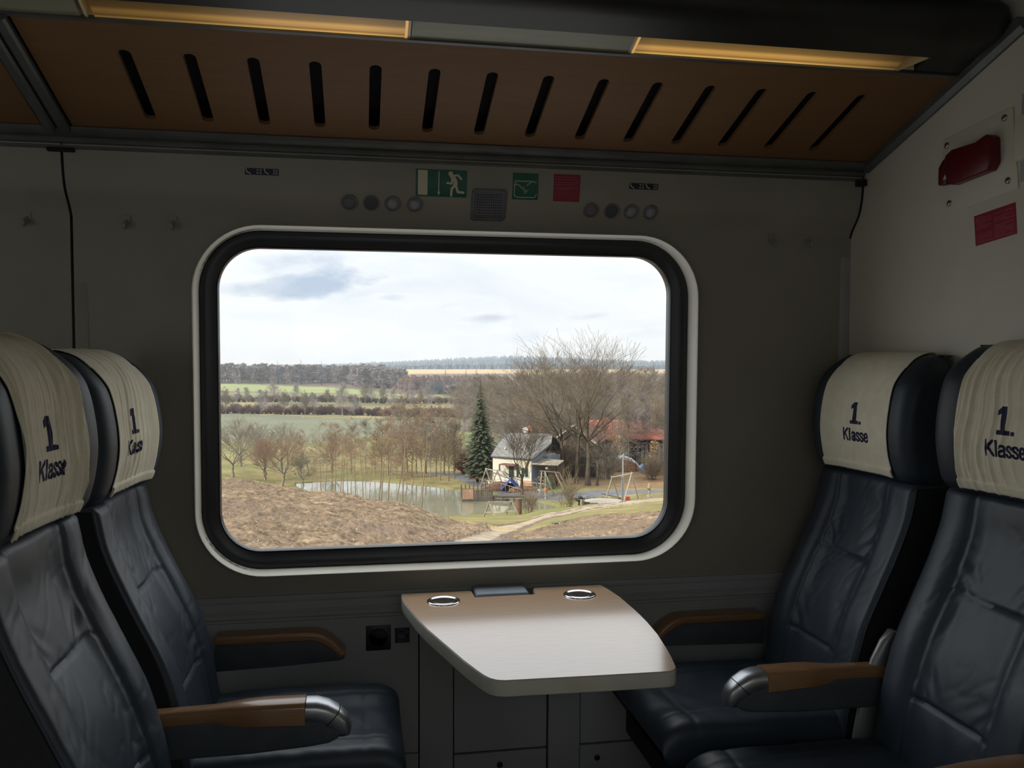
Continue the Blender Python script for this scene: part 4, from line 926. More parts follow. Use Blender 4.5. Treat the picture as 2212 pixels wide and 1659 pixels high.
# ---- outdoor materials
def ground_mat(name, stops, scale, det=7, bump=.5, bscale=3.0, bdist=.1, rough=.95, stretch=(1, 1, 1), c3=None, scale3=.05):
    m = bpy.data.materials.new(name); m.use_nodes = True; t = m.node_tree; p = t.nodes['Principled BSDF']; p.inputs['Roughness'].default_value = rough; p.inputs['Specular IOR Level'].default_value = .15
    co = t.nodes.new('ShaderNodeTexCoord'); mp = t.nodes.new('ShaderNodeMapping'); mp.inputs['Scale'].default_value = stretch; t.links.new(co.outputs['Object'], mp.inputs[0])
    n = t.nodes.new('ShaderNodeTexNoise'); n.inputs['Scale'].default_value = scale; n.inputs['Detail'].default_value = det; n.inputs['Roughness'].default_value = .62; t.links.new(mp.outputs[0], n.inputs['Vector'])
    r = t.nodes.new('ShaderNodeValToRGB'); cr = r.color_ramp
    while len(cr.elements) < len(stops): cr.elements.new(.5)
    for e, (q, c) in zip(cr.elements, stops): e.position = q; e.color = (*osr(*c), 1)
    t.links.new(n.outputs['Fac'], r.inputs[0]); colr = r.outputs[0]
    if c3:
        n3 = t.nodes.new('ShaderNodeTexNoise'); n3.inputs['Scale'].default_value = scale3; n3.inputs['Detail'].default_value = 4; t.links.new(mp.outputs[0], n3.inputs['Vector'])
        r3 = t.nodes.new('ShaderNodeValToRGB'); r3.color_ramp.elements[0].position = .45; r3.color_ramp.elements[1].position = .62; t.links.new(n3.outputs['Fac'], r3.inputs[0])
        mx = t.nodes.new('ShaderNodeMix'); mx.data_type = 'RGBA'; t.links.new(r3.outputs[0], mx.inputs[0]); t.links.new(colr, mx.inputs[6]); mx.inputs[7].default_value = (*osr(*c3), 1); colr = mx.outputs[2]
    t.links.new(colr, p.inputs['Base Color'])
    n2 = t.nodes.new('ShaderNodeTexNoise'); n2.inputs['Scale'].default_value = bscale; n2.inputs['Detail'].default_value = 8; t.links.new(mp.outputs[0], n2.inputs['Vector'])
    b = t.nodes.new('ShaderNodeBump'); b.inputs['Strength'].default_value = bump; b.inputs['Distance'].default_value = bdist; t.links.new(n2.outputs['Fac'], b.inputs['Height']); t.links.new(b.outputs[0], p.inputs['Normal'])
    return m
G_soil = ground_mat('ploughed_soil', [(.30, (98, 80, 62)), (.46, (138, 117, 94)), (.58, (162, 140, 114)), (.72, (184, 162, 132))], 1.6, bump=.9, bscale=5, bdist=.12, c3=(138, 118, 100), scale3=.12)
G_grass = ground_mat('meadow_grass', [(.30, (122, 118, 78)), (.45, (148, 138, 92)), (.58, (166, 150, 104)), (.70, (180, 160, 116))], .45, bump=.5, bscale=6, c3=(138, 138, 86), scale3=.09)
G_track = ground_mat('track_earth', [(.35, (160, 140, 116)), (.5, (188, 170, 146)), (.65, (206, 192, 168))], 1.1, bump=.4)
G_rut = ground_mat('rut_earth', [(.35, (122, 104, 86)), (.65, (146, 128, 108))], 1.4, bump=.6)
G_road = ground_mat('road_asphalt', [(.35, (116, 116, 122)), (.65, (140, 140, 144))], .8, bump=.2)
G_litter = ground_mat('leaf_litter', [(.30, (128, 100, 74)), (.5, (160, 126, 92)), (.62, (178, 148, 104)), (.72, (160, 150, 96))], .8, bump=.7, bscale=5, c3=(150, 126, 96), scale3=.10)
G_straw = ground_mat('dry_grass', [(.30, (176, 150, 104)), (.5, (202, 176, 126)), (.7, (222, 198, 150))], 2.0, bump=.8, bscale=7)
G_dkgreen = ground_mat('winter_wheat', [(.35, (124, 128, 106)), (.65, (138, 140, 114))], .06, bump=.2, bscale=1)
G_fallow = ground_mat('fallow', [(.35, (146, 138, 96)), (.65, (176, 160, 116))], .10, bump=.2, bscale=1, c3=(120, 112, 88), scale3=.02)
G_pasture = ground_mat('pasture', [(.35, (124, 136, 90)), (.65, (146, 150, 104))], .05, bump=.2, bscale=1)
G_bright = ground_mat('spring_green', [(.35, (146, 158, 100)), (.65, (160, 170, 110))], .03, bump=.1, bscale=1)
G_brown = ground_mat('brown_strip', [(.35, (132, 108, 98)), (.65, (146, 122, 108))], .05, bump=.2, bscale=1)
G_tan = ground_mat('tan_field', [(.35, (198, 168, 124)), (.65, (214, 186, 138))], .02, bump=.1, bscale=1)
G_yel = ground_mat('yellow_green_field', [(.35, (188, 184, 104)), (.65, (204, 196, 116))], .02, bump=.1, bscale=1)
G_floor = ground_mat('wood_floor', [(.35, (112, 98, 84)), (.65, (134, 118, 98))], .08, bump=.3, bscale=1)

# ---- polar terrain grid, cut into the pieces of ground one can tell apart
B_ = np.concatenate([np.arange(-37, -10, .6), np.arange(-10, 21.5, .085), np.arange(21.6, 54, .6)])
D_ = np.concatenate([np.arange(6, 20, .5), np.arange(20, 56, .105), np.arange(56, 76, .16), np.arange(76, 120, .36), np.geomspace(120.5, 2600, 150)])
bb, dd = np.meshgrid(np.radians(B_), D_); GX = dd * np.sin(bb); GY = dd * np.cos(bb) - 2.7; GZ = ground_np(GX, GY)
cx = (GX[:-1, :-1] + GX[1:, 1:]) / 2; cy = (GY[:-1, :-1] + GY[1:, 1:]) / 2; cd_ = (dd[:-1, :-1] + dd[1:, 1:]) / 2; cb = np.degrees((bb[:-1, :-1] + bb[1:, 1:]) / 2)
wob = vn(cx, cy, 1.1, 1) * .5 + vn(cx, cy, .35, 2) * .3
reg = np.zeros(cx.shape, int)                                           # 0 meadow
lit = pip(cx + wob, cy + wob, LITTER); reg[lit] = 5
reg[pip(cx, cy, YARD)] = 4
reg[pdist(cx, cy, ROAD, False) < 1.7] = 4
td = pdist(cx, cy, TRACK, False) + wob * .2; far = cy > 60
reg[(td < np.where(cy > 56, 1.7, 1.25))] = 3
reg[(np.abs(td - .95) < .30) & (cy < 66)] = 6
pl = pip(cx + wob * .8, cy + wob * .8, PLOUGH_L); pr_ = pip(cx + wob * .8, cy + wob * .8, PLOUGH_R)
pdl = pdist(cx, cy, PLOUGH_L); reg[~pl & (pdl < 1.5 + wob * 1.2) & (cy > 42) & (cx < 8.5)] = 7
reg[pl] = 1; reg[pr_] = 2
f1 = np.interp(cb, [-37, -8.6, -2.3, 0, 4, 8, 54], [172, 166, 160, 175, 190, 190, 190]); f2 = np.interp(cb, [-8.6, -2.3, 4, 10], [276, 250, 250, 250]); f3 = np.interp(cb, [-8.6, -2.3, 4, 10], [356, 340, 350, 350])
f4 = np.interp(cb, [-8.6, -2.3, 2, 6], [446, 424, 425, 430]); f4b = np.interp(cb, [-8.6, -2.3, 2, 6], [470, 440, 432, 436]); f5 = np.interp(cb, [-8.6, -2.3, 1.2, 3, 6], [616, 560, 500, 445, 440]); left = cb < 6.8
reg[left & (cd_ > f1)] = 10; reg[left & (cd_ > f2)] = 11; reg[left & (cd_ > f3)] = 12; reg[left & (cd_ > f4)] = 14; reg[left & (cd_ > f4b)] = 13; reg[left & (cd_ > f5)] = 17
reg[~left & (cd_ > 112)] = 17; reg[~left & (cd_ > 150) & (cd_ < 190) & (cb < 12)] = 12
reg[(cd_ > 880) & (cd_ < 1420) & (cb > 2.4)] = 15; reg[(cd_ > 800) & (cd_ < 1300) & (cb > -.5) & (cb <= 3.4)] = 16
reg[cd_ > 1420] = 17
# clods in the ploughed fields, small unevenness elsewhere
inpl = np.zeros(GX.shape, bool); inpl[:-1, :-1] |= (reg == 1) | (reg == 2)
cl = np.maximum(0, vn(GX, GY, .34, 3)) * .22 + np.abs(vn(GX, GY, .17, 4)) * .15 + vn(GX, GY, 1.3, 5) * .10 + vn(GX + GY * .3, GY * .2, .7, 8) * .06
GZ = GZ + np.where(inpl, cl + .04, 0) + np.where(~inpl & (dd < 120), vn(GX, GY, .5, 6) * .05 * (GZ > ZW + .2), 0)
ruts = np.zeros(GX.shape); ruts[:-1, :-1] = (reg == 6); GZ = GZ - .06 * ruts
def terrain_piece(name, code, m, label=None):
    j, i = np.nonzero(np.isin(reg, code)); n = GX.shape[1]
    q = np.stack([j * n + i, j * n + i + 1, (j + 1) * n + i + 1, (j + 1) * n + i], 1); used, inv = np.unique(q, return_inverse=True); q = inv.reshape(q.shape)
    co = np.stack([GX.ravel()[used], GY.ravel()[used], GZ.ravel()[used]], 1).astype('f')
    me = bpy.data.meshes.new(name); me.vertices.add(len(co)); me.vertices.foreach_set('co', co.ravel()); me.loops.add(q.size); me.loops.foreach_set('vertex_index', q.ravel().astype('i'))
    me.polygons.add(len(q)); me.polygons.foreach_set('loop_start', np.arange(0, q.size, 4, dtype='i')); me.polygons.foreach_set('loop_total', np.full(len(q), 4, 'i')); me.update(); me.flip_normals()
    me.materials.append(m)
    if 0 in code or 5 in code or min(code) > 7 or 4 in code: me.shade_smooth()
    o = bpy.data.objects.new(name, me); COL.objects.link(o); o['kind'] = 'structure'
    if label: o['label'] = label
    return o
terrain_piece('ploughed_field', [1], G_soil); terrain_piece('ploughed_field', [2], G_soil); terrain_piece('meadow', [0], G_grass); terrain_piece('farm_track', [3], G_track); terrain_piece('track_rut', [6], G_rut)
terrain_piece('road', [4], G_road); terrain_piece('leaf_slope', [5], G_litter); terrain_piece('dry_grass_edge', [7], G_straw); terrain_piece('wheat_field', [10], G_dkgreen); terrain_piece('fallow_field', [11], G_fallow)
terrain_piece('pasture', [12], G_pasture); terrain_piece('spring_field', [13], G_bright); terrain_piece('brown_field', [14], G_brown); terrain_piece('tan_field', [15], G_tan); terrain_piece('yellow_field', [16], G_yel); terrain_piece('wood_floor', [17], G_floor)
# water of the pond
M_water = bpy.data.materials.new('pond_water'); M_water.use_nodes = True; t = M_water.node_tree; p = t.nodes['Principled BSDF']; p.inputs['Base Color'].default_value = (*osr(150, 148, 124), 1); p.inputs['Roughness'].default_value = .04; p.inputs['Specular IOR Level'].default_value = .6; p.inputs['IOR'].default_value = 1.4
n = t.nodes.new('ShaderNodeTexNoise'); n.inputs['Scale'].default_value = 1.6; n.inputs['Detail'].default_value = 4; co = t.nodes.new('ShaderNodeTexCoord'); t.links.new(co.outputs['Object'], n.inputs['Vector'])
b_ = t.nodes.new('ShaderNodeBump'); b_.inputs['Strength'].default_value = .10; b_.inputs['Distance'].default_value = .04; t.links.new(n.outputs['Fac'], b_.inputs['Height']); t.links.new(b_.outputs[0], p.inputs['Normal'])
b = MB(); b.add([(x + (x - 6) * .04, y + (y - 86) * .04, ZW) for x, y in POND] + [(x, y, ZW - .05) for x, y in POND], [tuple(range(len(POND)))[::-1]]); o = b.build('pond_water', M_water); o['kind'] = 'structure'
# straw and stubble lying on the ploughed soil
M_strawbit = mat('straw_bits', osr(214, 190, 142), osr(232, 212, 168), rough=.9)
rs = np.random.default_rng(4); b = MB()
k = 0
while k < 1000:
    x = rs.uniform(-12, 19); y = rs.uniform(14, 49)
    X_, Y_ = np.array([x]), np.array([y])
    if not (pip(X_, Y_, PLOUGH_L)[0] or pip(X_, Y_, PLOUGH_R)[0]): continue
    a = rs.uniform(0, 3.14); l = rs.uniform(.05, .16) * (1.6 if k % 9 == 0 else 1); z = gz(x, y) + .10; b.bar((x, y, z), (x + math.cos(a) * l, y + math.sin(a) * l, z + rs.uniform(.0, .06)), .012, .007); k += 1
o = b.build('straw_bits', M_strawbit, fix=False); tag(o, 'pale bits of straw scattered over the ploughed soil', 'straw', kind='stuff')
b = MB()
for i in range(2200):                     # rim of dry grass at the plough edge
    s_ = rs.uniform(0, 1); x = -13 + 20.5 * s_; y = float(np.interp(x, [-60, -20, -6.2, -2, 2.6, 4.6, 5.9, 7.0], [47.5, 48.5, 48.7, 49, 48.8, 48, 46.6, 43.6])) + rs.normal(.5, .38); z = gz(x, y)
    h = rs.uniform(.06, .20); dx = rs.normal(0, .05); b.add([(x - .012, y, z), (x + .012, y, z), (x + dx, y + rs.normal(0, .03), z + h)], [(0, 1, 2)])
o = b.build('dry_grass', M_strawbit, fix=False); tag(o, 'fringe of dry straw-coloured grass along the ploughed edge', 'grass', kind='stuff')

# ------------------------------------------------------------------ trees
def bark(name, a, c): return mat(name, osr(*a), osr(*c), rough=.95, scale=3, stretch=(2, 2, .5), spec=.1)
K_oak = bark('oak_bark', (84, 76, 64), (112, 102, 86)); K_brown = bark('brown_bark', (146, 128, 106), (170, 152, 126)); K_red = bark('alder_twigs', (158, 130, 110), (178, 150, 128)); K_birch = bark('birch_bark', (174, 168, 158), (192, 186, 176))
K_far = bark('hazed_wood_bark', (172, 164, 164), (190, 180, 176)); K_grey = bark('grey_wood_bark', (146, 137, 124), (166, 156, 141)); K_con = bark('spruce_needles', (76, 86, 68), (106, 114, 90)); K_condark = bark('hazed_spruce_needles', (84, 98, 108), (100, 114, 118)); K_hedge = bark('hedge_twigs', (128, 108, 102), (150, 128, 116)); K_beech = bark('beech_leaves', (196, 148, 92), (222, 178, 120))  # far bark paled and far needles blued: distance haze put into their colour
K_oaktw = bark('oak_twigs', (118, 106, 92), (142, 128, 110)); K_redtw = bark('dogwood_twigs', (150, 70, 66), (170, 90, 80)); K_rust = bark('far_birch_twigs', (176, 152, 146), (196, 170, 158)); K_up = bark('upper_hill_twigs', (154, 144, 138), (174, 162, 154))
def segs_mesh(name, S, m, sides=3):
    """S: list of (p, q, r0, r1)"""
    P = np.array([s[0] for s in S]); Q = np.array([s[1] for s in S]); R0 = np.array([s[2] for s in S]); R1 = np.array([s[3] for s in S]); D = Q - P
    D /= np.maximum(np.linalg.norm(D, axis=1, keepdims=True), 1e-9); H = np.where(np.abs(D[:, 2:3]) < .9, [[0, 0, 1.]], [[1., 0, 0]]); U = np.cross(D, H); U /= np.linalg.norm(U, axis=1, keepdims=True); V = np.cross(D, U)
    P = P - D * (R0 * .45)[:, None]; Q = Q + D * (R1 * .45)[:, None]
    n = len(S); co = np.zeros((n, 2 * sides, 3))
    for k in range(sides):
        a = 2 * math.pi * k / sides; W = U * math.cos(a) + V * math.sin(a); co[:, k] = P + W * R0[:, None]; co[:, sides + k] = Q + W * R1[:, None]
    base = (np.arange(n) * 2 * sides)[:, None]; f = np.stack([np.stack([base[:, 0] + k, base[:, 0] + (k + 1) % sides, base[:, 0] + sides + (k + 1) % sides, base[:, 0] + sides + k], 1) for k in range(sides)], 1).reshape(-1, 4)
    me = bpy.data.meshes.new(name); me.vertices.add(n * 2 * sides); me.vertices.foreach_set('co', co.astype('f').ravel()); me.loops.add(f.size); me.loops.foreach_set('vertex_index', f.ravel().astype('i')); me.polygons.add(len(f))
    me.polygons.foreach_set('loop_start', np.arange(0, f.size, 4, dtype='i')); me.polygons.foreach_set('loop_total', np.full(len(f), 4, 'i')); me.update(); me.materials.append(m); return me
def branch(S, p, d, L_, r, lvl, rnd, par):
    """recursive branch of several bent pieces; par: dict of shape controls"""
    n = 3 if lvl > 1 else 2; p = np.array(p); d = np.array(d); rr = r
    for i in range(n):
        d = d + np.array([rnd.gauss(0, par['bend']), rnd.gauss(0, par['bend']), rnd.gauss(par['up'], par['bend'])]); d = d / np.linalg.norm(d)
        q = p + d * L_ / n; r1 = rr * (.80 if lvl else .5); S.append((p, q, max(rr, par['rmin']), max(r1, par['rmin']))); p = q; rr = r1
        if lvl > 0:
            for _ in range(par['side'] if i < n - 1 else par['tip']):
                ax = np.cross(d, [rnd.gauss(0, 1), rnd.gauss(0, 1), rnd.gauss(0, 1)]); ax = ax / np.linalg.norm(ax); a = math.radians(rnd.uniform(*par['ang'])) * (.55 if i == n - 1 else 1)
                nd = d * math.cos(a) + ax * math.sin(a); branch(S, p, nd, L_ * rnd.uniform(*par['len']), rr * rnd.uniform(.5, .72), lvl - 1, rnd, par)
def oak_mesh(seed, h, r, forkh=.33, spread=(25, 55), lv=5, m=None, lean=(0, 0), rmin=.010, nfork=4, up=.10):
    rnd = random.Random(seed); S = []; p = np.zeros(3); n = 6; d = np.array([lean[0], lean[1], 1.0]); rr = r; top = h * forkh
    S.append((np.array([0, 0, -.3]), np.array([0, 0, .35]), r * 1.5, r))
    p = np.array([0, 0, .35])
    par = dict(bend=.12, up=up, side=1, tip=2, ang=(18, 44), len=(.60, .84), rmin=rmin)
    for i in range(n):
        q = p + d / np.linalg.norm(d) * (top / n) + np.array([rnd.gauss(0, .05), rnd.gauss(0, .05), 0]); S.append((p, q, rr, rr * .94)); p = q; rr *= .94
        if i > n - 3: branch(S, p, [rnd.gauss(0, 1), rnd.gauss(0, 1), .5], h * .16, rr * .30, lv - 2, rnd, par)
    for k in range(nfork):
        a = 2 * math.pi * (k + rnd.random() * .6) / nfork; e = math.radians(rnd.uniform(*spread)); nd = np.array([math.cos(a) * math.sin(e), math.sin(a) * math.sin(e), math.cos(e)])
        branch(S, p, nd, h * .36, rr * rnd.uniform(.55, .72), lv - 1, rnd, par)
    # leader
    branch(S, p, [rnd.gauss(0, .1), rnd.gauss(0, .1), 1], h * .38, rr * .75, lv - 1, rnd, par)
    z = max(s[1][2] for s in S); k = h / z; S = [(a * np.array([1, 1, k]), b_ * np.array([1, 1, k]), c, e) for a, b_, c, e in S]
    return S
def slim_tree(seed, h, r, lean=(0, 0), bare=.35, spread=.17, dens=46, rmin=.008, curve=.02, upang=(50, 85)):
    rnd = random.Random(seed); S = []; pts = []; p = np.array([0, 0, -.2]); d = np.array([lean[0], lean[1], 1.0]); n = 14
    for i in range(n):
        d = d + np.array([rnd.gauss(0, curve), rnd.gauss(0, curve), 0]) - np.array([lean[0], lean[1], 0]) * .04; dn = d / np.linalg.norm(d); q = p + dn * (h + .2) / n; t0 = i / n; S.append((p, q, max(rmin, r * (1 - t0) ** .9 + .004), max(rmin, r * (1 - (i + 1) / n) ** .9 + .003))); pts.append((p, q)); p = q
    par = dict(bend=.15, up=.03, side=2, tip=2, ang=(25, 55), len=(.5, .75), rmin=rmin)
    for k in range(dens):
        t0 = bare + (1 - bare) * rnd.random() ** .9; i = min(n - 1, int(t0 * n)); f = t0 * n - i; q = pts[i][0] * (1 - f) + pts[i][1] * f; a = rnd.uniform(0, 6.283); e = math.radians(rnd.uniform(*upang)); L_ = h * spread * (1.15 - .85 * (t0 - bare) / (1 - bare)) * rnd.uniform(.6, 1.2)
        branch(S, q, [math.cos(a) * math.sin(e), math.sin(a) * math.sin(e), math.cos(e)], L_, max(rmin, r * .22 * (1 - t0) + .006), 2, rnd, par)
    return S
def bush_segs(seed, h, w_, n, rmin=.008, lv=2):
    rnd = random.Random(seed); S = []; par = dict(bend=.14, up=.06, side=2, tip=2, ang=(20, 50), len=(.5, .75), rmin=rmin)
    for k in range(n):
        a = rnd.uniform(0, 6.283); e = math.radians(rnd.uniform(3, 38)); branch(S, [rnd.gauss(0, w_ * .12), rnd.gauss(0, w_ * .12), -.1], [math.cos(a) * math.sin(e), math.sin(a) * math.sin(e), math.cos(e)], h * rnd.uniform(.5, .75), rmin * 2.2, lv, rnd, par)
    return S
def split_tree(S, rcut, name, m1, m2=None, parent=None):
    a = [s for s in S if s[2] >= rcut]; c = [s for s in S if s[2] < rcut]
    segs = [('trunk', a, m1, 6), ('twigs', c, m2 or m1, 3)]
    return [(nm, segs_mesh(nm, s, mm, k)) for nm, s, mm, k in segs if s]
TREES = []
def plant(name, label, meshes, x, y, sc=1.0, rz=0.0, group=None, cat='tree', scz=None, sink=0.0):
    t = thing(name, label, cat, (x, y, gz(x, y) - sink), rz, group); t.scale = (sc, sc, scz or sc)
    for nm, me in meshes:
        o = bpy.data.objects.new(nm, me); COL.objects.link(o); o.parent = t
        if nm == 'twigs': o['kind'] = 'stuff'
    return t
def single(name, label, me, x, y, sc=1.0, rz=0.0, group=None, cat='tree', scz=None, sink=0.0):
    o = bpy.data.objects.new(name, me); COL.objects.link(o); o.location = (x, y, gz(x, y) - sink); o.rotation_euler[2] = rz; o.scale = (sc, sc, scz or sc); return tag(o, label, cat, group)
# the four great bare trees right of the cottage
for lab, x, y, h, r, sd, kw in (('tall bare oak nearest the cottage, with a straight dark trunk', 22.1, 89.7, 15.4, .25, 21, dict(forkh=.40, spread=(25, 58), lv=5, nfork=4)),
                            ('tallest bare oak, second from the cottage', 23.2, 87.3, 17.4, .23, 5, dict(forkh=.44, spread=(15, 50), lv=5, nfork=4)),
                            ('bare oak with the thickest trunk, third from the cottage', 24.25, 86.5, 16.2, .31, 9, dict(forkh=.42, spread=(20, 62), lv=5, nfork=5)),
                            ('slender bare tree standing right of the thick oak', 25.2, 86.2, 8.2, .16, 14, dict(forkh=.45, spread=(20, 50), lv=4, lean=(.02, 0)))):
    plant('oak_tree', lab, split_tree(oak_mesh(sd, h, r, m=K_oak, **kw), .035, 'oak', K_oak, K_oaktw), x, y, group='bare oaks beside the cottage')
plant('yard_tree', 'bare forked tree in front of the white cottage', split_tree(oak_mesh(33, 8.9, .20, forkh=.26, spread=(18, 42), lv=5, nfork=4, up=.14), .03, 'yard', K_oak), 16.6, 84.2)
# spruce
def spruce_meshes(seed, h, w_, m, whorls=44, per=11, dr=.35):
    rnd = random.Random(seed); b = MB()
    for i in range(whorls):
        t0 = i / (whorls - 1); z = h * (.10 + .89 * t0); R = w_ * (1 - t0) ** .82 * (.92 + .16 * rnd.random()) + .10
        if t0 < .06: R *= .8
        for k in range(per if t0 < .8 else per // 2):
            a = 6.283 * (k + rnd.random()) / per; r = R * rnd.uniform(.70, 1.12); ca_, sa_ = math.cos(a), math.sin(a); m_ = 7; prev = None
            for j in range(m_):
                s0 = j / m_; s1 = (j + 1) / m_; rr0, rr1 = r * s0, r * s1; z0 = z - dr * r * s0 ** 1.4 + .05; z1 = z - dr * r * s1 ** 1.4 + .05 + (.05 * r if j == m_ - 1 else 0)
                for sgn in (-1, 1):
                    wd = r * .26 * (1 - .55 * s1) * rnd.uniform(.7, 1.25); px_, py_ = ca_ * rr0, sa_ * rr0; qx, qy = ca_ * rr1, sa_ * rr1; tx, ty = -sa_ * sgn * wd + ca_ * wd * .7, ca_ * sgn * wd + sa_ * wd * .7; dz = rnd.uniform(.10, .28) * wd + wd * .25
                    b.add([(px_, py_, z0), (qx, qy, z1), (px_ + tx, py_ + ty, z0 - dz), ], [(0, 1, 2)]); b.add([(qx, qy, z1), (qx + tx * .8, qy + ty * .8, z1 - dz), (px_ + tx * .9, py_ + ty * .9, z0 - dz * 1.3)], [(0, 1, 2)])
    f = b.mesh('foliage', fix=False); f.materials.append(m)
    tb_ = MB().tube([(0, 0, -.3), (0, 0, h * .5), (0, 0, h * .99)], [w_ * .085, w_ * .05, .02], 8).mesh('trunk'); tb_.materials.append(K_oak)
    return [('trunk', tb_), ('foliage', f)]
plant('spruce_tree', 'dense dark green spruce left of the cottage', spruce_meshes(3, 12.0, 2.15, K_con, 60, 14), 13.55, 93.6)
# pond-side alders, each with its own height and lean
slim = [split_tree(slim_tree(100 + i, 10.0, .080, lean=l, bare=.40, spread=.13, dens=24, rmin=.007), .02, 's', K_brown, K_red) for i, l in enumerate(((0, 0), (.10, 0), (-.05, .03), (.22, 0), (.05, -.03)))]
places = ['left of the pond', 'at the left end of the pond', 'by the left shore']
PT = [(-1.7, 84.5, 8.4, 0, 0), (-1.2, 85.9, 7.1, 2, 0), (-4.0, 88.5, 7.8, 2, 0), (-3.5, 86.8, 8.0, 0, 1), (-3.0, 87.8, 8.1, 4, 0), (-2.5, 86.2, 7.9, 0, 2), (-2.1, 88.4, 7.3, 1, .3), (-.4, 84.3, 7.2, 2, 0), (.3, 82.1, 7.8, 0, 3), (1.7, 80.9, 9.9, 1, 0), (1.9, 80.2, 8.8, 4, .2), (2.5, 79.8, 9.4, 1, .1), (3.1, 78.6, 8.7, 3, 0), (3.9, 77.5, 10.3, 0, 1.2), (4.3, 77.2, 6.9, 3, .2), (5.5, 76.2, 10.2, 4, 0), (-5.0, 90.1, 4.2, 0, 2), (-4.4, 89.6, 4.0, 2, 1), (-.2, 83.6, 3.9, 1, 2), (.9, 81.6, 5.9, 0, .5)]
order = sorted(range(len(PT)), key=lambda i: math.atan2(PT[i][0], PT[i][1] + 2.7)); rank = {i: k for k, i in enumerate(order)}
ORD = ['first', 'second', 'third', 'fourth', 'fifth', 'sixth', 'seventh', 'eighth', 'ninth', 'tenth', 'eleventh', 'twelfth', 'thirteenth', 'fourteenth', 'fifteenth', 'sixteenth', 'seventeenth', 'eighteenth', 'nineteenth', 'twentieth']
for i, (x, y, h, v, rz) in enumerate(PT):
    k = rank[i]; nm = ('leaning' if v == 3 else 'tall' if h > 8.5 else 'small' if h < 6 else 'slender'); side = '%s from the left' % ORD[k] if k < 10 else ('%s from the right' % ORD[19 - k])
    plant('alder_tree', '%s bare alder on the near pond bank, %s' % (nm, side), slim[v], x, y, h / 10, rz, 'bare alders along the pond')
# trees left, near the field edge
bt = [split_tree(oak_mesh(50 + i, 7.0, .17, forkh=.25, spread=(20, 55), lv=5, nfork=4, rmin=.011), .03, 'b', K_grey, m2) for i, m2 in enumerate((K_grey, K_red, K_grey))]
for lab, x, y, h, v in (('bare grey tree at the left edge of the window view', -13.8, 95.4, 6.6, 0), ('bare tree standing behind the leftmost tree', -15.2, 112.4, 6.8, 2), ('reddish bare tree just right of the leftmost two', -10.6, 97.8, 5.2, 1),
                       ('low reddish bare tree behind the reddish pair', -10.9, 101.4, 4.6, 1), ('broad reddish bare tree left of the pond', -8.4, 93.9, 6.4, 1), ('grey bare tree behind the broad reddish tree', -9.3, 104.0, 6.4, 2),
                       ('small bare tree at the left tip of the pond', -6.2, 95.6, 4.4, 0), ('pale bare tree on the far meadow left', -13.0, 118.4, 6.0, 2), ('bare tree on the meadow behind the pond trees', -3.5, 108, 6.0, 0)):
    plant('bare_tree', lab, bt[v], x, y, h / 7, v + x, 'bare trees on the left meadow')
# thicket behind the pond
th = [segs_mesh('thicket_tree', slim_tree(200 + i, 8.0, .08, bare=.15, spread=.17, dens=44, rmin=.010, upang=(30, 75)), K_brown if i != 1 else K_grey) for i in range(3)]
TH = [(-6.8, 100.6, 5.5), (0.7, 102.5, 7.2), (1.8, 101.0, 6.8), (3.4, 101.2, 7.8), (5.0, 100.1, 8.4), (6.1, 99.8, 8.8), (7.2, 98.6, 8.2), (8.1, 97.3, 8.2), (9.2, 96.4, 8.0), (10.1, 95.5, 7.6), (10.9, 96.9, 7.2), (8.0, 102.2, 9.6), (10.2, 101.6, 9.0), (-1.0, 103.2, 6.6), (5.8, 103.8, 9.8), (2.6, 103.5, 7.4), (6.8, 101.5, 8.6), (11.6, 103.5, 8.0), (4.3, 98.6, 5.5), (9.0, 99.5, 7.5), (-3.4, 104, 6.2), (12.2, 108, 8.5)]
for i, (x, y, h) in enumerate(TH): single('thicket_tree', 'bare brown tree in the thicket behind the pond', th[i % 3], x, y, h / 8, i * 1.7, 'brown thicket behind the pond')
# shrubs
bs = [segs_mesh('shrub', bush_segs(300 + i, 2.4, 1.6, 16 + 5 * i, .010), K_brown) for i in range(2)]
single('multi_stem_shrub', 'bare many-stemmed shrub on the grass beside the pond', bs[0], 17.8, 69.3, 1.05, 0, cat='shrub')
single('bare_shrub', 'bare brown shrub in front of the cottage porch', bs[1], 20.9, 87.0, .9, 1, cat='shrub'); single('bare_shrub', 'low brown shrub at the right end of the pond', bs[1], 15.2, 73.4, .75, 1, cat='shrub')
single('sapling', 'thin bare sapling right of the brown post at the pond', segs_mesh('sapling', slim_tree(71, 3.2, .04, bare=.3, spread=.22, dens=14), K_brown), 14.9, 70.2, 1, 0, cat='tree')
single('dogwood_bush', 'dark red twiggy bush left of the spruce', segs_mesh('dogwood_bush', bush_segs(311, 2.2, 2, 60, .018, 2), K_redtw), 13.1, 104.5, 1.0, 0, cat='shrub')
for i, (x, y, s_, lb) in enumerate(((27.8, 91.5, 1.3, 'grey-green bare bush left of the log pile'), (22.8, 93.0, 1.5, 'brown bare bush beside the cottage porch'), (36.8, 96.5, 1.2, 'brown brush on the slope right of the log pile'), (33.5, 92.0, 1.0, 'low brown brush on the slope behind the right swing'), (39.2, 92.0, 1.2, 'brown brush at the right edge of the window view'), (40.5, 101.0, 1.7, 'taller brush by the red-roofed barn'))):
    single('brushwood', lb, segs_mesh('brushwood', bush_segs(320 + i, 2.4, 2.2, 34, .014, 2), K_grey if i % 2 == 0 else K_brown), x, y, s_, i, cat='shrub')
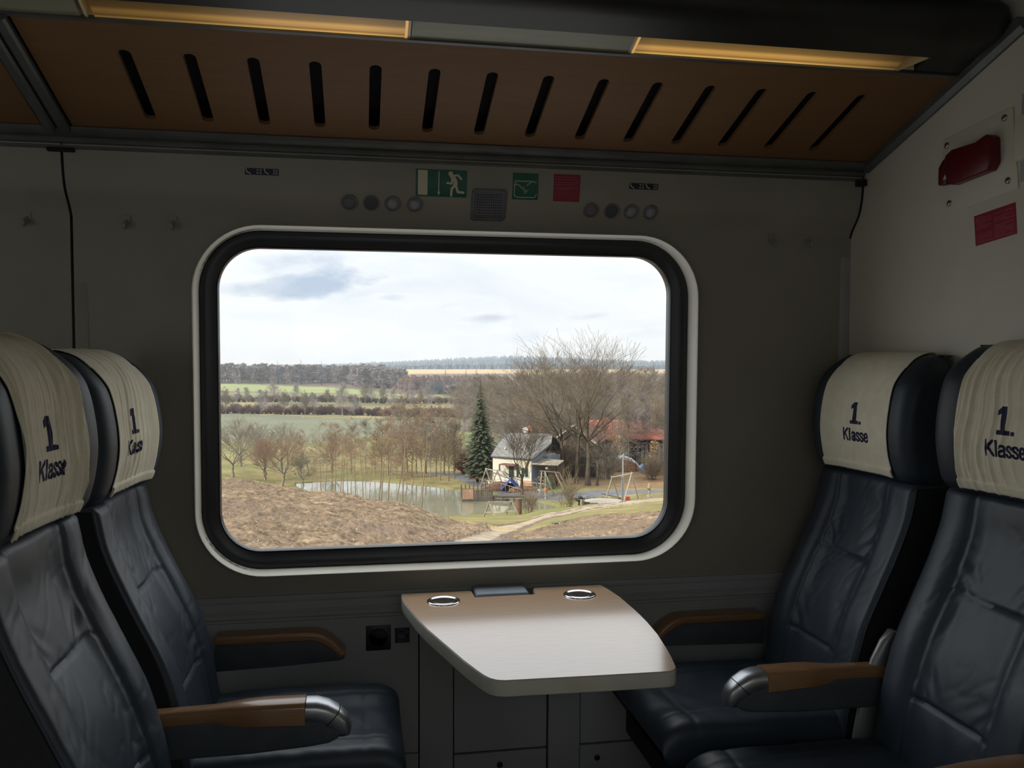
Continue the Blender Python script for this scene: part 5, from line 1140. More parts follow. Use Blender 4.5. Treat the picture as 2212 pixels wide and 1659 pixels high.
def leafy(seed, h, w_, n, m):
    rnd = random.Random(seed); b = MB()
    for k in range(n):
        zc = rnd.random(); r = w_ * math.sqrt(rnd.random()) * (1 - .6 * abs(zc - .4)); a = rnd.uniform(0, 6.283); c = Vector((r * math.cos(a), r * math.sin(a), h * (.15 + .85 * zc))); s_ = rnd.uniform(.06, .13)
        u = Vector((rnd.gauss(0, 1), rnd.gauss(0, 1), rnd.gauss(0, 1))).normalized() * s_; v = u.orthogonal().normalized() * s_ * .7; b.add([c - u, c + v, c + u, c - v], [(0, 1, 2, 3)])
    me = b.mesh('leaves', fix=False); me.materials.append(m); return me
stem = segs_mesh('stems', slim_tree(401, 4.0, .05, bare=.1, spread=.2, dens=30, rmin=.012), K_brown)
plant('beech_bush', 'young beech with orange-brown winter leaves on the right slope', [('stems', stem), ('leaves', leafy(5, 4.0, .85, 420, K_beech))], 35.9, 98.2, 1.0, cat='shrub')
plant('beech_bush', 'smaller beech with orange leaves in front of the red-roofed barn', [('stems', stem), ('leaves', leafy(6, 4.4, .5, 150, K_beech))], 31.3, 99.0, 1.0, cat='shrub')
plant('beech_bush', 'yellow-orange leafy top at the far right edge of the window view', [('stems', stem), ('leaves', leafy(7, 4.0, .6, 260, K_beech))], 42.2, 104.5, 2.05, cat='shrub')

# woods on the hillside and the horizon; templates shared
rnd = random.Random(77)
hw_ = [segs_mesh('hillside_tree', slim_tree(500 + i, 10.0, .10, bare=.10, spread=.24, dens=46, rmin=.017, upang=(20, 62)), (K_grey, K_brown, K_up)[i]) for i in range(3)]
hw2 = [segs_mesh('upper_tree', slim_tree(530 + i, 10.0, .10, bare=.10, spread=.24, dens=50, rmin=.04, upang=(20, 62)), (K_grey, K_up, K_far)[i]) for i in range(3)]
def wood_band(n, bmin, bmax, dmin, dmax, meshes, h0, h1, label, group, name, cat='tree', wid=1.0):
    for i in range(n):
        b0 = math.radians(bmin + (bmax - bmin) * (i + rnd.random()) / n); d = rnd.uniform(dmin, dmax); x, y = d * math.sin(b0), d * math.cos(b0) - 2.7; h = rnd.uniform(h0, h1); s_ = h / 10
        single(name, label, meshes[rnd.randrange(len(meshes))], x, y, s_ * wid, rnd.uniform(0, 6), group, cat, scz=s_)
wood_band(60, 8.6, 21.5, 112, 165, hw_, 7.0, 9.5, 'bare tree in the wood behind the cottage and barns', 'bare wood on the slope behind the barns', 'hillside_tree')
wood_band(80, 6.4, 22.5, 175, 290, hw_, 8.5, 11.5, 'bare tree on the middle hillside above the barns', 'bare wood on the middle hillside', 'hillside_tree', wid=1.3)
wood_band(110, 6.0, 23.5, 310, 465, hw2, 5.5, 7.6, 'bare tree on the upper hillside below the tan field', 'bare wood on the upper hillside', 'upper_hillside_tree', wid=2.0)
fw_ = [segs_mesh('forest_tree', slim_tree(520 + i, 10.0, .16, bare=.08, spread=.20, dens=60, rmin=.085, upang=(15, 55)), (K_far, K_far, K_grey)[i]) for i in range(3)]
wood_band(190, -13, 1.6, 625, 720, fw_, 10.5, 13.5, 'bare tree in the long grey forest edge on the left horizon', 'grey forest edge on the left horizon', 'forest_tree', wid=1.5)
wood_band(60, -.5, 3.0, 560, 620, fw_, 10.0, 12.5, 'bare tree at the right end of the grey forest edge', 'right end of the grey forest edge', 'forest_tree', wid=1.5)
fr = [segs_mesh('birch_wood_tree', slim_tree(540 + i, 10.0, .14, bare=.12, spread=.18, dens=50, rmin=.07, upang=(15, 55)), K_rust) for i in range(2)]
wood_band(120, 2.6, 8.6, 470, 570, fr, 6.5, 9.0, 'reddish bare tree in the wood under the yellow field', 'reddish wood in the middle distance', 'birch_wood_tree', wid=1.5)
sp_far = spruce_meshes(8, 10.0, 2.3, K_condark, 14, 7, .25)
spm = bpy.data.meshes.new('far_spruce'); spm.from_pydata(*[[], [], []]) if False else None
def join_meshes(name, mm, m):
    b = bmesh.new()
    for _, me in mm: b.from_mesh(me)
    me = bpy.data.meshes.new(name); b.to_mesh(me); b.free(); me.materials.append(m); return me
SPF = join_meshes('far_spruce', sp_far, K_condark)
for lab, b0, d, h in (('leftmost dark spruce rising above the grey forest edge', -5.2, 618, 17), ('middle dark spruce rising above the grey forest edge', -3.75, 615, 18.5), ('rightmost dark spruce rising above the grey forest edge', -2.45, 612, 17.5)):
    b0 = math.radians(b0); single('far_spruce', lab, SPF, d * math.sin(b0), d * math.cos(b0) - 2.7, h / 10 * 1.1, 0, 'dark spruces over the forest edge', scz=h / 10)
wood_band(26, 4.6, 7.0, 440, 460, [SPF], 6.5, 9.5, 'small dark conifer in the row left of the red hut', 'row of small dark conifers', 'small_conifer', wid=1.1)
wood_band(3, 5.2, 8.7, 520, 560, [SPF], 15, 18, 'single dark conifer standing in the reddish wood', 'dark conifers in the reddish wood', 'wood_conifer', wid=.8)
# the dark pine forest on the far hill: beyond counting
b = MB(); rr_ = random.Random(9)
for i in range(5200):
    be = rr_.uniform(-14, 24); dd0 = rr_.uniform(1440, 1700) if i % 3 else rr_.uniform(1700, 2500); rad_ = math.radians(be); x, y = dd0 * math.sin(rad_), dd0 * math.cos(rad_) - 2.7
    hh = rr_.uniform(10, 15) * float(np.interp(be, [-14, -2, 3, 9, 11, 13, 17, 24], [.5, .6, .85, 1.25, 1.3, 1.15, .9, .9])); z = gz(x, y) - 1; w0 = rr_.uniform(3.5, 6.5); n = 5
    vs = [(x + w0 * math.cos(6.283 * k / n), y + w0 * math.sin(6.283 * k / n), z) for k in range(n)] + [(x + w0 * .8 * math.cos(6.283 * k / n + .5), y + w0 * .8 * math.sin(6.283 * k / n + .5), z + hh * .62) for k in range(n)] + [(x, y, z + hh)]
    b.add(vs, [(k, (k + 1) % n, n + (k + 1) % n, n + k) for k in range(n)] + [(n + k, n + (k + 1) % n, 2 * n) for k in range(n)])
K_pine = bark('hazed_pine_forest', (92, 108, 122), (108, 122, 132))  # needle colour shifted to blue-grey, standing in for distance haze
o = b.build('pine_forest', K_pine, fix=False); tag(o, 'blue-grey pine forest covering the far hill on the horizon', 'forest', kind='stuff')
# hedges and field trees
hd = [segs_mesh('hedge_bush', bush_segs(600 + i, 3.0, 3.0, 40, .05, 2), K_hedge) for i in range(2)]
def hedge(n, b0, b1, d0, d1, h, label, group):
    for i in range(n):
        t0 = (i + rnd.random() * .6) / n; b_2 = math.radians(b0 + (b1 - b0) * t0); d = d0 + (d1 - d0) * t0 + rnd.uniform(-3, 3); single('hedge_bush', label, hd[i % 2], d * math.sin(b_2), d * math.cos(b_2) - 2.7, h / 3 * rnd.uniform(.8, 1.25), rnd.uniform(0, 6), group, 'hedge')
hedge(56, -8.9, 7.4, 356, 345, 1.9, 'dark bush in the upper hedge line between the fields', 'upper hedge line')
hedge(56, -8.9, 7.4, 276, 252, 1.9, 'brown bush in the lower hedge line between the fields', 'lower hedge line')
ft = [segs_mesh('field_tree', slim_tree(620 + i, 10.0, .10, bare=.18, spread=.24, dens=44, rmin=.024, upang=(20, 62)), (K_far, K_birch, K_grey)[i]) for i in range(3)]
for i in range(22):
    be = -8.6 + 13.6 * (i + rnd.random() * .8) / 22; d = rnd.choice((250, 262, 300, 330, 350)) + rnd.uniform(-6, 6); r_ = math.radians(be); v = 1 if i % 5 == 2 else (0 if i % 2 else 2)
    single('field_tree', 'bare tree standing in the hedge lines of the far fields' if v != 1 else 'pale birch standing in the hedge lines of the far fields', ft[v], d * math.sin(r_), d * math.cos(r_) - 2.7, rnd.uniform(.55, 1.0), rnd.uniform(0, 6), 'bare field trees' if v != 1 else 'pale field birches')
# ------------------------------------------------------------------ cottage, barns, playground
H_white = mat('white_render', osr(232, 226, 208), osr(240, 234, 218), rough=.9, spec=.2); H_cream = mat('cream_render', osr(226, 216, 184), osr(232, 222, 192), rough=.9); H_roof = mat('grey_roof', osr(136, 134, 132), osr(152, 150, 146), rough=.9, scale=2)
H_roofd = mat('dark_grey_roof', osr(104, 106, 110), osr(118, 120, 122), rough=.9, scale=2); H_blue = mat('pale_blue_wall', osr(164, 176, 196), osr(172, 184, 202), rough=.9); H_glass = mat('dark_house_glass', osr(44, 58, 52), osr(54, 68, 62), rough=.2); H_frame = mat('white_window_frame', osr(224, 218, 204), rough=.7)
H_orange = mat('orange_paint', osr(214, 132, 78), osr(222, 144, 90), rough=.8); H_brick = mat('orange_brick', osr(170, 106, 76), osr(186, 122, 90), rough=.9, scale=6); H_barn = mat('weathered_boards', osr(92, 84, 80), osr(116, 106, 98), rough=.95, scale=4, stretch=(9, 9, .6)); H_redroof = mat('red_tile_roof', osr(152, 84, 66), osr(172, 100, 78), rough=.9, scale=1.5)
H_dark = mat('dark_opening', osr(36, 34, 34), rough=.9); H_wood = mat('pale_weathered_pole', osr(158, 146, 124), osr(176, 164, 142), rough=.9, scale=4); H_wdark = mat('dark_planks', osr(98, 88, 76), osr(116, 104, 90), rough=.95, scale=3); H_salmon = mat('salmon_board', osr(188, 146, 118), osr(200, 158, 130), rough=.9); H_metal = mat('galvanised', osr(180, 182, 186), rough=.5, metal=.5)
H_car = mat('red_car_paint', osr(190, 40, 48), osr(204, 52, 58), rough=.3, coat=.5); H_blued = mat('blue_tarp', osr(58, 72, 142), osr(68, 84, 156), rough=.6); H_brownr = mat('brown_red_roof', osr(128, 84, 70), osr(142, 98, 82), rough=.9); H_awn = mat('pale_awning', osr(222, 214, 196), osr(214, 188, 166), rough=.8, scale=3); H_hedge2 = mat('brown_hedge', osr(112, 84, 66), osr(140, 108, 84), rough=.95, scale=4); H_sand = mat('pale_sand', osr(184, 174, 160), osr(194, 184, 170), rough=.95, scale=2); H_green = mat('green_plastic', osr(50, 88, 60), osr(60, 98, 68), rough=.5)
H_tarpw = mat('white_tarp', osr(206, 210, 214), osr(222, 224, 226), rough=.6); H_tarpb = mat('light_blue_tarp', osr(150, 176, 214), rough=.6); H_log = mat('cut_log_ends', osr(160, 112, 78), osr(190, 140, 100), rough=.95, scale=5); H_tyre = mat('dark_rubber', osr(40, 42, 44), rough=.8)
V = Vector
def quadslab(b, P4, t):
    """thick slab under the polygon P4 (upper face)"""
    n = (V(P4[1]) - V(P4[0])).cross(V(P4[2]) - V(P4[0])).normalized()
    if n.z < 0: n = -n
    k = len(P4); vs = [V(p) for p in P4] + [V(p) - n * t for p in P4]; b.add(vs, [tuple(range(k)), tuple(range(k, 2 * k))[::-1]] + [(i, (i + 1) % k, k + (i + 1) % k, k + i) for i in range(k)]); return b
# -- white cottage: corners A (front left) and B (front right)
A, B = V((14.59, 90.75, -13.3)), V((18.24, 87.57, -13.3)); ud = (B - A); ud.z = 0; LF = ud.length; ud.normalize(); vd = V((-ud.y, ud.x, 0))
def HP(u, v, z): return V((A.x + ud.x * u + vd.x * v, A.y + ud.y * u + vd.y * v, z))
ROT = Matrix((ud, vd, V((0, 0, 1)))).transposed()
def hbox(b, u0, u1, v0, v1, z0, z1): return b.box(HP((u0 + u1) / 2, (v0 + v1) / 2, (z0 + z1) / 2), (u1 - u0, v1 - v0, z1 - z0), ROT)
ho = thing('cottage', 'white cottage with a grey roof beside the pond', 'house', tuple(HP(LF / 2, 2, -12.8)))
ZE = -9.83
hbox(MB(), -.1, LF, .0, 5.5, -13.4, ZE + .1).build('wall', H_white, ho)
hbox(MB(), LF, LF + .6, 2.6, 5.5, -13.2, ZE).build('wall', H_blue, ho)
hbox(MB(), LF - 1.75, LF - .06, -.06, .02, -11.25, -10.1).build('wall_panel', H_cream, ho)
E1, E2, R1, R2, K = V((14.30, 90.65, -9.83)), V((18.35, 86.98, -9.78)), V((16.49, 94.66, -7.63)), V((21.3, 90.76, -7.5)), V((20.65, 88.71, -8.95))
nf = (E2 - E1).cross(R1 - E1).normalized(); 
def onplane(p): return V((p.x, p.y, E1.z - (nf.x * (p.x - E1.x) + nf.y * (p.y - E1.y)) / nf.z))
E2, R2, K = onplane(E2), onplane(R2), onplane(K)
quadslab(MB(), [E1, E2, K, R2, R1], .14).build('roof', H_roof, ho)
back = vd * 3.6
quadslab(MB(), [R1, R2, R2 + vd * 3.2 - V((0, 0, 2.2)), R1 + vd * 3.2 - V((0, 0, 2.2))], .14).build('roof', H_roofd, ho)
quadslab(MB(), [E1, R1, R1 + vd * 3.2 - V((0, 0, 2.2)), E1 + vd * 6.2], .1).build('roof', H_roofd, ho)
MB().bar(E2 + V((0, 0, .02)), K + V((0, 0, .02)), .10, .16).build('verge_board', H_roofd, ho); MB().bar(E1, E2, .12, .12).build('gutter', H_roofd, ho)
# gable-side wall under the verge
b = MB(); q0, q1 = HP(LF, .05, -13), HP(LF, 3.2, -13); b.add([V((q0.x, q0.y, -13.2)), V((q1.x, q1.y, -13.2)), V((q1.x, q1.y, -9.3)), V((q0.x, q0.y, ZE)), ] + [V((p.x + .05, p.y + .05, p.z)) for p in (V((q0.x, q0.y, -13.2)), V((q1.x, q1.y, -13.2)), V((q1.x, q1.y, -9.3)), V((q0.x, q0.y, ZE)))], [(0, 1, 2, 3), (7, 6, 5, 4), (0, 4, 5, 1), (1, 5, 6, 2), (2, 6, 7, 3), (3, 7, 4, 0)]); b.build('gable_wall', H_blue, ho)
def hwin(u0, u1, z0, z1, v=-.03, frames=1):
    w_ = hbox(MB(), u0, u1, v - .02, v + .06, z0, z1).build('window', H_frame, ho); n = frames; wd = (u1 - u0 - .08 * (n + 1)) / n
    for i in range(n): hbox(MB(), u0 + .08 + i * (wd + .08), u0 + .08 + i * (wd + .08) + wd, v - .04, v - .015, z0 + .08, z1 - .08).build('pane', H_glass, w_)
hwin(.65, .95, -11.5, -10.6); hwin(1.95, 2.75, -12.1, -10.7); hwin(2.95, 3.40, -12.0, -10.7, -.08); hwin(3.55, 4.55, -11.9, -10.75, -.06, 2)
hbox(MB(), .66, .94, -.045, -.02, -11.5, -10.6).build('shutter', H_orange, ho)
hbox(MB(), 3.5, LF - .02, -.07, -.01, -12.65, -12.25).build('painted_band', H_orange, ho)
hbox(MB(), 1.35, 3.3, -1.0, -.02, -10.62, -10.50).build('door_canopy', H_brownr, ho)
# porch on the right with a pale awning
quadslab(MB(), [HP(LF - .05, -.2, -10.35), HP(LF + 2.7, .9, -10.45), HP(LF + 2.7, 2.4, -10.05), HP(LF - .05, 2.4, -10.0)], .08).build('awning', H_awn, ho)
hbox(MB(), LF + .1, LF + 2.5, 2.1, 2.2, -13, -10.3).build('porch_back', H_hedge2, ho)
for u, v in ((LF + 1.3, .4), (LF + 2.55, .95)): MB().bar(HP(u, v, -13.2), HP(u, v, -10.4), .09).build('post', H_dark, ho)
MB().box(HP(2.15, 4.6, -7.35), (.55, .5, 1.3), ROT).build('chimney', H_brick, ho)
d = MB().lathe([(.02, .10), (.20, .06), (.33, 0), (.34, .02), (.20, .09), (.0, .13)], HP(1.75, 4.0, -7.15), 20, V((-.4, -1, .35))).build('satellite_dish', H_frame, ho, angle=60); MB().bar(HP(1.75, 4.1, -8.1), HP(1.75, 4.1, -7.15), .05).build('mast', H_metal, d)
for u, v in ((2.4, 1.7), (3.9, 1.5), (.9, 1.0)): MB().lathe([(0, .3), (.09, .25), (.12, .12), (.08, .0)], onplane(HP(u, v, 0)), 12).build('roof_vent', H_frame, ho, angle=60)
MB().bar(onplane(HP(3.35, 1.0, 0)) + V((0, 0, 0)), onplane(HP(3.35, 2.0, 0)) + V((0, 0, .8)), .10).build('flue', H_frame, ho)
# low garage to the left, with a terrace wall and hedge in front
ga = thing('garage', 'low white garage left of the cottage', 'garage', (13.9, 93.5, -13)); 
def gbox(b, u0, u1, v0, v1, z0, z1): return hbox(b, u0, u1, v0, v1, z0, z1)
gbox(MB(), -2.6, -.12, 1.2, 4.6, -13.5, -11.35).build('wall', H_white, ga); gbox(MB(), -2.75, -.12, 1.0, 4.8, -11.35, -11.2).build('roof', H_roofd, ga)
gbox(MB(), -1.9, -.5, 1.12, 1.19, -13.3, -11.8).build('garage_door', H_cream, ga)
te = thing('terrace', 'white terrace wall with a railing below the cottage', 'terrace', tuple(HP(3, -1.2, -13)))
hbox(MB(), 1.2, LF + 2.4, -1.5, -1.3, -13.6, -12.75).build('wall', H_white, te)
for k in range(10): MB().bar(HP(1.3 + k * .62, -1.4, -12.75), HP(1.3 + k * .62, -1.4, -12.15), .04).build('baluster', H_frame, te)
MB().bar(HP(1.2, -1.4, -12.15), HP(LF + 2.4, -1.4, -12.15), .05).build('rail', H_frame, te)
def blob(name, label, cat, c, r, m, seed, amp=.22, n=3, group=None):
    b = bmesh.new(); bmesh.ops.create_icosphere(b, subdivisions=n, radius=1)
    for v in b.verts:
        k = 1 + amp * noise.noise(v.co * 2.3 + V((seed, 0, 0))) + amp * .6 * noise.noise(v.co * 6 + V((0, seed, 0))); v.co = V((v.co.x * r[0] * k, v.co.y * r[1] * k, max(-.25, v.co.z * k) * r[2]))
    me = bpy.data.meshes.new(name); b.to_mesh(me); b.free(); me.materials.append(m); o = bpy.data.objects.new(name, me); COL.objects.link(o); o.location = c; return tag(o, label, cat, group)
c = HP(2.2, -2.3, 0); blob('clipped_hedge', 'brown clipped hedge in front of the cottage terrace', 'hedge', (c.x, c.y, gz(c.x, c.y)), (2.0, .6, .85), H_hedge2, 2)
c = HP(5.2, -2.2, 0); blob('clipped_hedge', 'brown clipped hedge in front of the cottage porch', 'hedge', (c.x, c.y, gz(c.x, c.y)), (1.7, .5, .6), H_hedge2, 5)
c = HP(LF + 2.2, -.2, 0); blob('evergreen_bush', 'small dark evergreen bush at the porch corner', 'shrub', (c.x, c.y, gz(c.x, c.y)), (.7, .7, 1.3), K_con, 8)
# street lantern at the porch
t = thing('garden_lantern', 'round white garden lantern in front of the porch', 'lantern', (19.6, 86.2, gz(19.6, 86.2))); z0 = gz(19.6, 86.2)
MB().tube([(19.6, 86.2, z0), (19.6, 86.2, z0 + 2.0)], .03, 8).build('post', H_tyre, t); MB().lathe([(0, -.16), (.11, -.11), (.16, 0), (.11, .11), (0, .16)], (19.6, 86.2, z0 + 2.12), 16).build('globe', H_frame, t, angle=60)
# -- red car behind the swings
def car(c, ang, m, label):
    t = thing('car', label, 'car', c, ang); L_ = 3.7
    prof = [(-1.85, .35), (-1.85, .75), (-1.70, .95), (-.95, 1.02), (-.55, 1.42), (.75, 1.45), (1.35, 1.0), (1.82, .86), (1.86, .35)]
    MB().prism(prof, lambda x, z: (x, -.78, z), lambda x, z: (x, .78, z)).build('body', m, t, world=False, bevel=.08, seg=2)
    for x0, x1, s_ in ((-.80, .02, 1), (.08, .85, 1), (-.80, .02, -1), (.08, .85, -1)): MB().prism([(x0, 1.02), (x0 + .25 * (x0 < -.5), 1.34), (x1 - .15 * (x1 > .5), 1.34), (x1, 1.02)], lambda x, z: (x, s_ * .785, z), lambda x, z: (x, s_ * .77, z)).build('side_window', H_glass, t, world=False)
    MB().prism([(.80, 1.40), (1.28, 1.03), (1.30, 1.06), (.83, 1.43)], lambda x, z: (x, -.66, z), lambda x, z: (x, .66, z)).build('windscreen', H_glass, t, world=False)
    for x in (-1.15, 1.2):
        for s_ in (-1, 1): MB().lathe([(0, -.1), (.26, -.1), (.32, -.06), (.32, .06), (.26, .1), (0, .1)], (x, s_ * .72, .32), 18, V((0, 1, 0))).build('wheel', H_tyre, t, world=False, angle=50)
    return t
car((14.6, 93.6, gz(14.6, 93.6)), -.5, H_car, 'small red car parked between the spruce and the cottage')
# blue tarpaulin frame
t = thing('tarp_tent', 'crumpled blue tarpaulin over a frame left of the yard tree', 'tarpaulin', (15.9, 86.9, gz(15.9, 86.9))); z0 = gz(15.9, 86.9); b = MB(); g = []
for i in range(13):
    r = []
    for j in range(9):
        u, v = i / 12 * 2 - 1, j / 8 * 2 - 1; r.append((15.9 + 1.0 * u + .25 * v, 86.9 - .55 * u + .8 * v, z0 + .15 + 1.25 * max(0, 1 - abs(u) * .95 - .25 * abs(v)) + .16 * noise.noise(V((u * 3, v * 3, 2)))))
    g.append(r)
b.rings(g, closed=False); b.rings([[(x, y, z - .03) for x, y, z in r] for r in g], closed=False); b.build('sheet', H_blued, t, fix=False)
for dx, dy in ((-1, .55), (1, -.55), (0, 0)): MB().bar((15.9 + dx, 86.9 + dy, z0 - .1), (15.9 + dx * .5, 86.9 + dy * .5, z0 + 1.1), .05).build('pole', H_blued, t)
# -- dark wooden barn with white barge boards
bl, br_, pk_ = V((22.3, 95.2, -13.2)), V((26.9, 93.0, -13.2)), 0; bd = (br_ - bl).normalized(); bv = V((-bd.y, bd.x, 0)); LB = (br_ - bl).length; EH, PH = -8.75, -6.85
ba = thing('barn', 'dark weathered barn with white barge boards behind the oaks', 'barn', tuple((bl + br_) / 2 + bv * 3 + V((0, 0, .3))))
def BP(u, v, z): p = bl + bd * u + bv * v; return V((p.x, p.y, z))
n = 22; b0_ = LB / n
MB().add([BP(.05, .12, -13.4), BP(LB - .05, .12, -13.4), BP(LB - .05, .12, EH), BP(LB / 2, .12, PH), BP(.05, .12, EH)] + [BP(.05, 7, -13.4), BP(LB - .05, 7, -13.4), BP(LB - .05, 7, EH), BP(LB / 2, 7, PH), BP(.05, 7, EH)], [(0, 1, 2, 3, 4), (9, 8, 7, 6, 5), (0, 5, 6, 1), (1, 6, 7, 2), (4, 9, 5, 0)]).build('barn_body', H_dark, ba)
for k in range(n):
    u0 = k * b0_ + .015; u1 = (k + 1) * b0_ - .015; zt = EH + (PH - EH) * (1 - abs((u0 + u1) / 2 - LB / 2) / (LB / 2)); p = MB(); off = .015 * (k % 2)
    p.box(BP((u0 + u1) / 2, .05 + off, (zt - 13.4) / 2 if False else (zt + -13.4) / 2), (u1 - u0, .04, zt + 13.4), Matrix((bd, bv, V((0, 0, 1)))).transposed()); p.build('board', H_barn, ba)
ov = .35
for s_ in (-1, 1):
    e = BP(LB / 2 + s_ * (LB / 2 + ov), -.5, EH - (PH - EH) * ov / (LB / 2)); p = BP(LB / 2, -.5, PH + .02); quadslab(MB(), [e + V((0, 0, .14)), p + V((0, 0, .14)), p + bv * 8 + V((0, 0, .14)), e + bv * 8 + V((0, 0, .14))], .1).build('roof', H_brownr, ba)
    MB().bar(e - bv * .06 + V((0, 0, .06)), p - bv * .06 + V((0, 0, .06)), .17, .17).build('barge_board', H_frame, ba)
MB().box(BP(LB / 2, -.0, PH - .75), (.5, .1, .45), Matrix((bd, bv, V((0, 0, 1)))).transposed()).build('loft_hatch', H_dark, ba)
# -- long red-roofed building
R_ = dict(r1=V((31.0, 115.6, -7.9)), r2=V((38.51, 112.07, -7.7)), e1=V((28.6, 110.2, -10.0)), e2=V((40.0, 105.5, -9.8)))
rb = thing('red_roof_barn', 'long barn with a red tiled hipped roof at the right', 'barn', (34, 110, -13.2))
quadslab(MB(), [R_['e1'], R_['e2'], R_['r2'], R_['r1']], .15).build('roof', H_redroof, rb); bkk = V((3.2, 7.5, 0))
quadslab(MB(), [R_['e2'], R_['e2'] + bkk + V((.5, .5, 0)), R_['r2']], .15).build('roof', H_redroof, rb); quadslab(MB(), [R_['e1'], R_['r1'], R_['e1'] + bkk], .15).build('roof', H_redroof, rb); quadslab(MB(), [R_['r1'], R_['r2'], R_['e2'] + bkk + V((.5, .5, 0)), R_['e1'] + bkk], .15).build('roof', H_redroof, rb)
dr_ = (R_['e2'] - R_['e1']).normalized(); dn = V((-dr_.y, dr_.x, 0)); rotR = Matrix((V((dr_.x, dr_.y, 0)).normalized(), dn.normalized(), V((0, 0, 1)))).transposed()
cR = (R_['e1'] + R_['e2']) / 2 + dn * 3.4; MB().box((cR.x, cR.y, -12.0), (11.2, 6.2, 3.4), rotR).build('wall', H_dark, rb)
for k in range(20):
    p = R_['e1'] + dr_ * (.75 + k * .57) + dn * .22; MB().box((p.x, p.y, -12.05), (.42, .05, 3.0), rotR).build('board', H_barn, rb) if k not in (6, 7, 12, 13) else None
MB().box((34.0, 113.0, -8.1), (.6, .6, 1.5), rotR).build('chimney', H_brick, rb)
# -- brick house half hidden behind the first oak
bh = thing('brick_house', 'small orange brick gable with a grey roof behind the first oak', 'house', (28.0, 121, -13)); cR = V((28.2, 121.5, 0)); q = Matrix.Rotation(-.35, 3, 'Z')
MB().box((cR.x, cR.y, -11.0), (4.2, 4, 4.6), q).build('wall', H_brick, bh); b = MB()
b.add([cR + q @ V(p) for p in ((-2.4, -2.3, -8.7), (2.4, -2.3, -8.7), (2.4, 0, -7.5), (-2.4, 0, -7.5), (-2.4, 2.3, -8.7), (2.4, 2.3, -8.7))], [(0, 1, 2, 3), (3, 2, 5, 4), (0, 3, 4), (1, 5, 2), (0, 4, 5, 1)]); b.build('roof', H_roofd, bh)
# -- white house with a bluish roof on the hillside
wh = thing('hillside_house', 'white house with a bluish roof among the trees on the hillside', 'house', (48.75, 262, -15.6)); cW = V((48.9, 262, 0)); q = Matrix.Rotation(-.25, 3, 'Z'); z0 = gz(48.9, 262)
MB().box((cW.x, cW.y, z0 + 2.6), (6.0, 5, 5.4), q).build('wall', H_white, wh); b = MB(); b.add([cW + q @ V(p) + V((0, 0, z0)) for p in ((-3.4, -2.9, 5.1), (3.4, -2.9, 5.1), (3.4, 0, 7.6), (-3.4, 0, 7.6), (-3.4, 2.9, 5.1), (3.4, 2.9, 5.1))], [(0, 1, 2, 3), (3, 2, 5, 4), (0, 3, 4), (1, 5, 2), (0, 4, 5, 1)]); b.build('roof', H_blue, wh)
for dx in (-1.7, .2, 1.8): w_ = MB().box(cW + q @ V((dx, -2.55, 0)) + V((0, 0, z0 + 3.4)), (.9, .1, 1.1), q).build('window', H_frame, wh); MB().box(cW + q @ V((dx, -2.62, 0)) + V((0, 0, z0 + 3.4)), (.7, .06, .9), q).build('pane', H_glass, w_)
# -- red hut by the conifers
hx0, hy0 = 48.0, 446.0; z0 = gz(hx0, hy0); rh = thing('red_hut', 'tiny red hut at the end of the conifer row', 'hut', (hx0, hy0, z0)); MB().bb(hx0 - 4, hx0 + 4, hy0 - 2, hy0 + 2, z0, z0 + 3.2).build('wall', H_redroof, rh)
b = MB(); b.prism([(-2.6, 3.1), (2.6, 3.1), (0, 4.8)], lambda y, z: (hx0 - 4.4, hy0 + y, z0 + z), lambda y, z: (hx0 + 4.4, hy0 + y, z0 + z)); b.build('roof', H_brownr, rh)

# -- wooden swings: two A-frames and a beam
def aframe(b, top, f1, f2, w_=.11, rung=None):
    b.bar(f1, top, w_); b.bar(f2, top, w_)
def G(x, y, up=0.0): return V((x, y, gz(x, y) - .05 + up))
def swing(name, label, a, c, h, extra=None, seats=(), group=None, m=H_wood):
    """a, c: ((x, y), (x, y)) feet of the two A-frames"""
    pts = []; t = thing(name, label, 'swing', tuple(G((a[0][0] + c[1][0]) / 2, (a[0][1] + c[1][1]) / 2)), group=group)
    for f in (a, c):
        mx, my = (f[0][0] + f[1][0]) / 2, (f[0][1] + f[1][1]) / 2; top = V((mx, my, (gz(*f[0]) + gz(*f[1])) / 2 + h)); pts.append(top)
        for g_ in f: MB().bar(G(*g_), top + (top - G(*g_)).normalized() * .12, .085).build('leg', m, t)
        if extra:
            p = [G(*g_).lerp(top, .42) for g_ in f]; MB().bar(p[0], p[1], .09).build('cross_bar', m, t)
    d = (pts[1] - pts[0]).normalized(); MB().bar(pts[0] - d * .15, pts[1] + d * .15, .10).build('beam', m, t)
    for s_ in seats:
        p = pts[0].lerp(pts[1], s_); 
        for o_ in (-.2, .2): MB().bar(p + d * o_, p + d * o_ - V((0, 0, h * .62)), .015).build('chain', H_metal, t)
        MB().box(p - V((0, 0, h * .64)), (.45, .2, .05)).build('swing_seat', H_orange if group else H_tyre, t)
    return t
swing('wooden_swing', 'wooden A-frame swing standing at the right of the meadow', ((22.4, 73.9), (24.2, 74.9)), ((22.6, 68.6), (25.2, 72.3)), 2.45)
swing('wooden_swing', 'wooden A-frame swing between the pond and the red car', ((13.1, 90.9), (14.3, 90.0)), ((13.9, 88.9), (15.3, 87.4)), 2.0, seats=(.5,))
swing('pond_swing', 'pale wooden A-frame swing at the near shore of the pond', ((10.5, 70.6), (11.3, 68.4)), ((12.4, 70.4), (13.5, 69.2)), 1.35, extra=True)
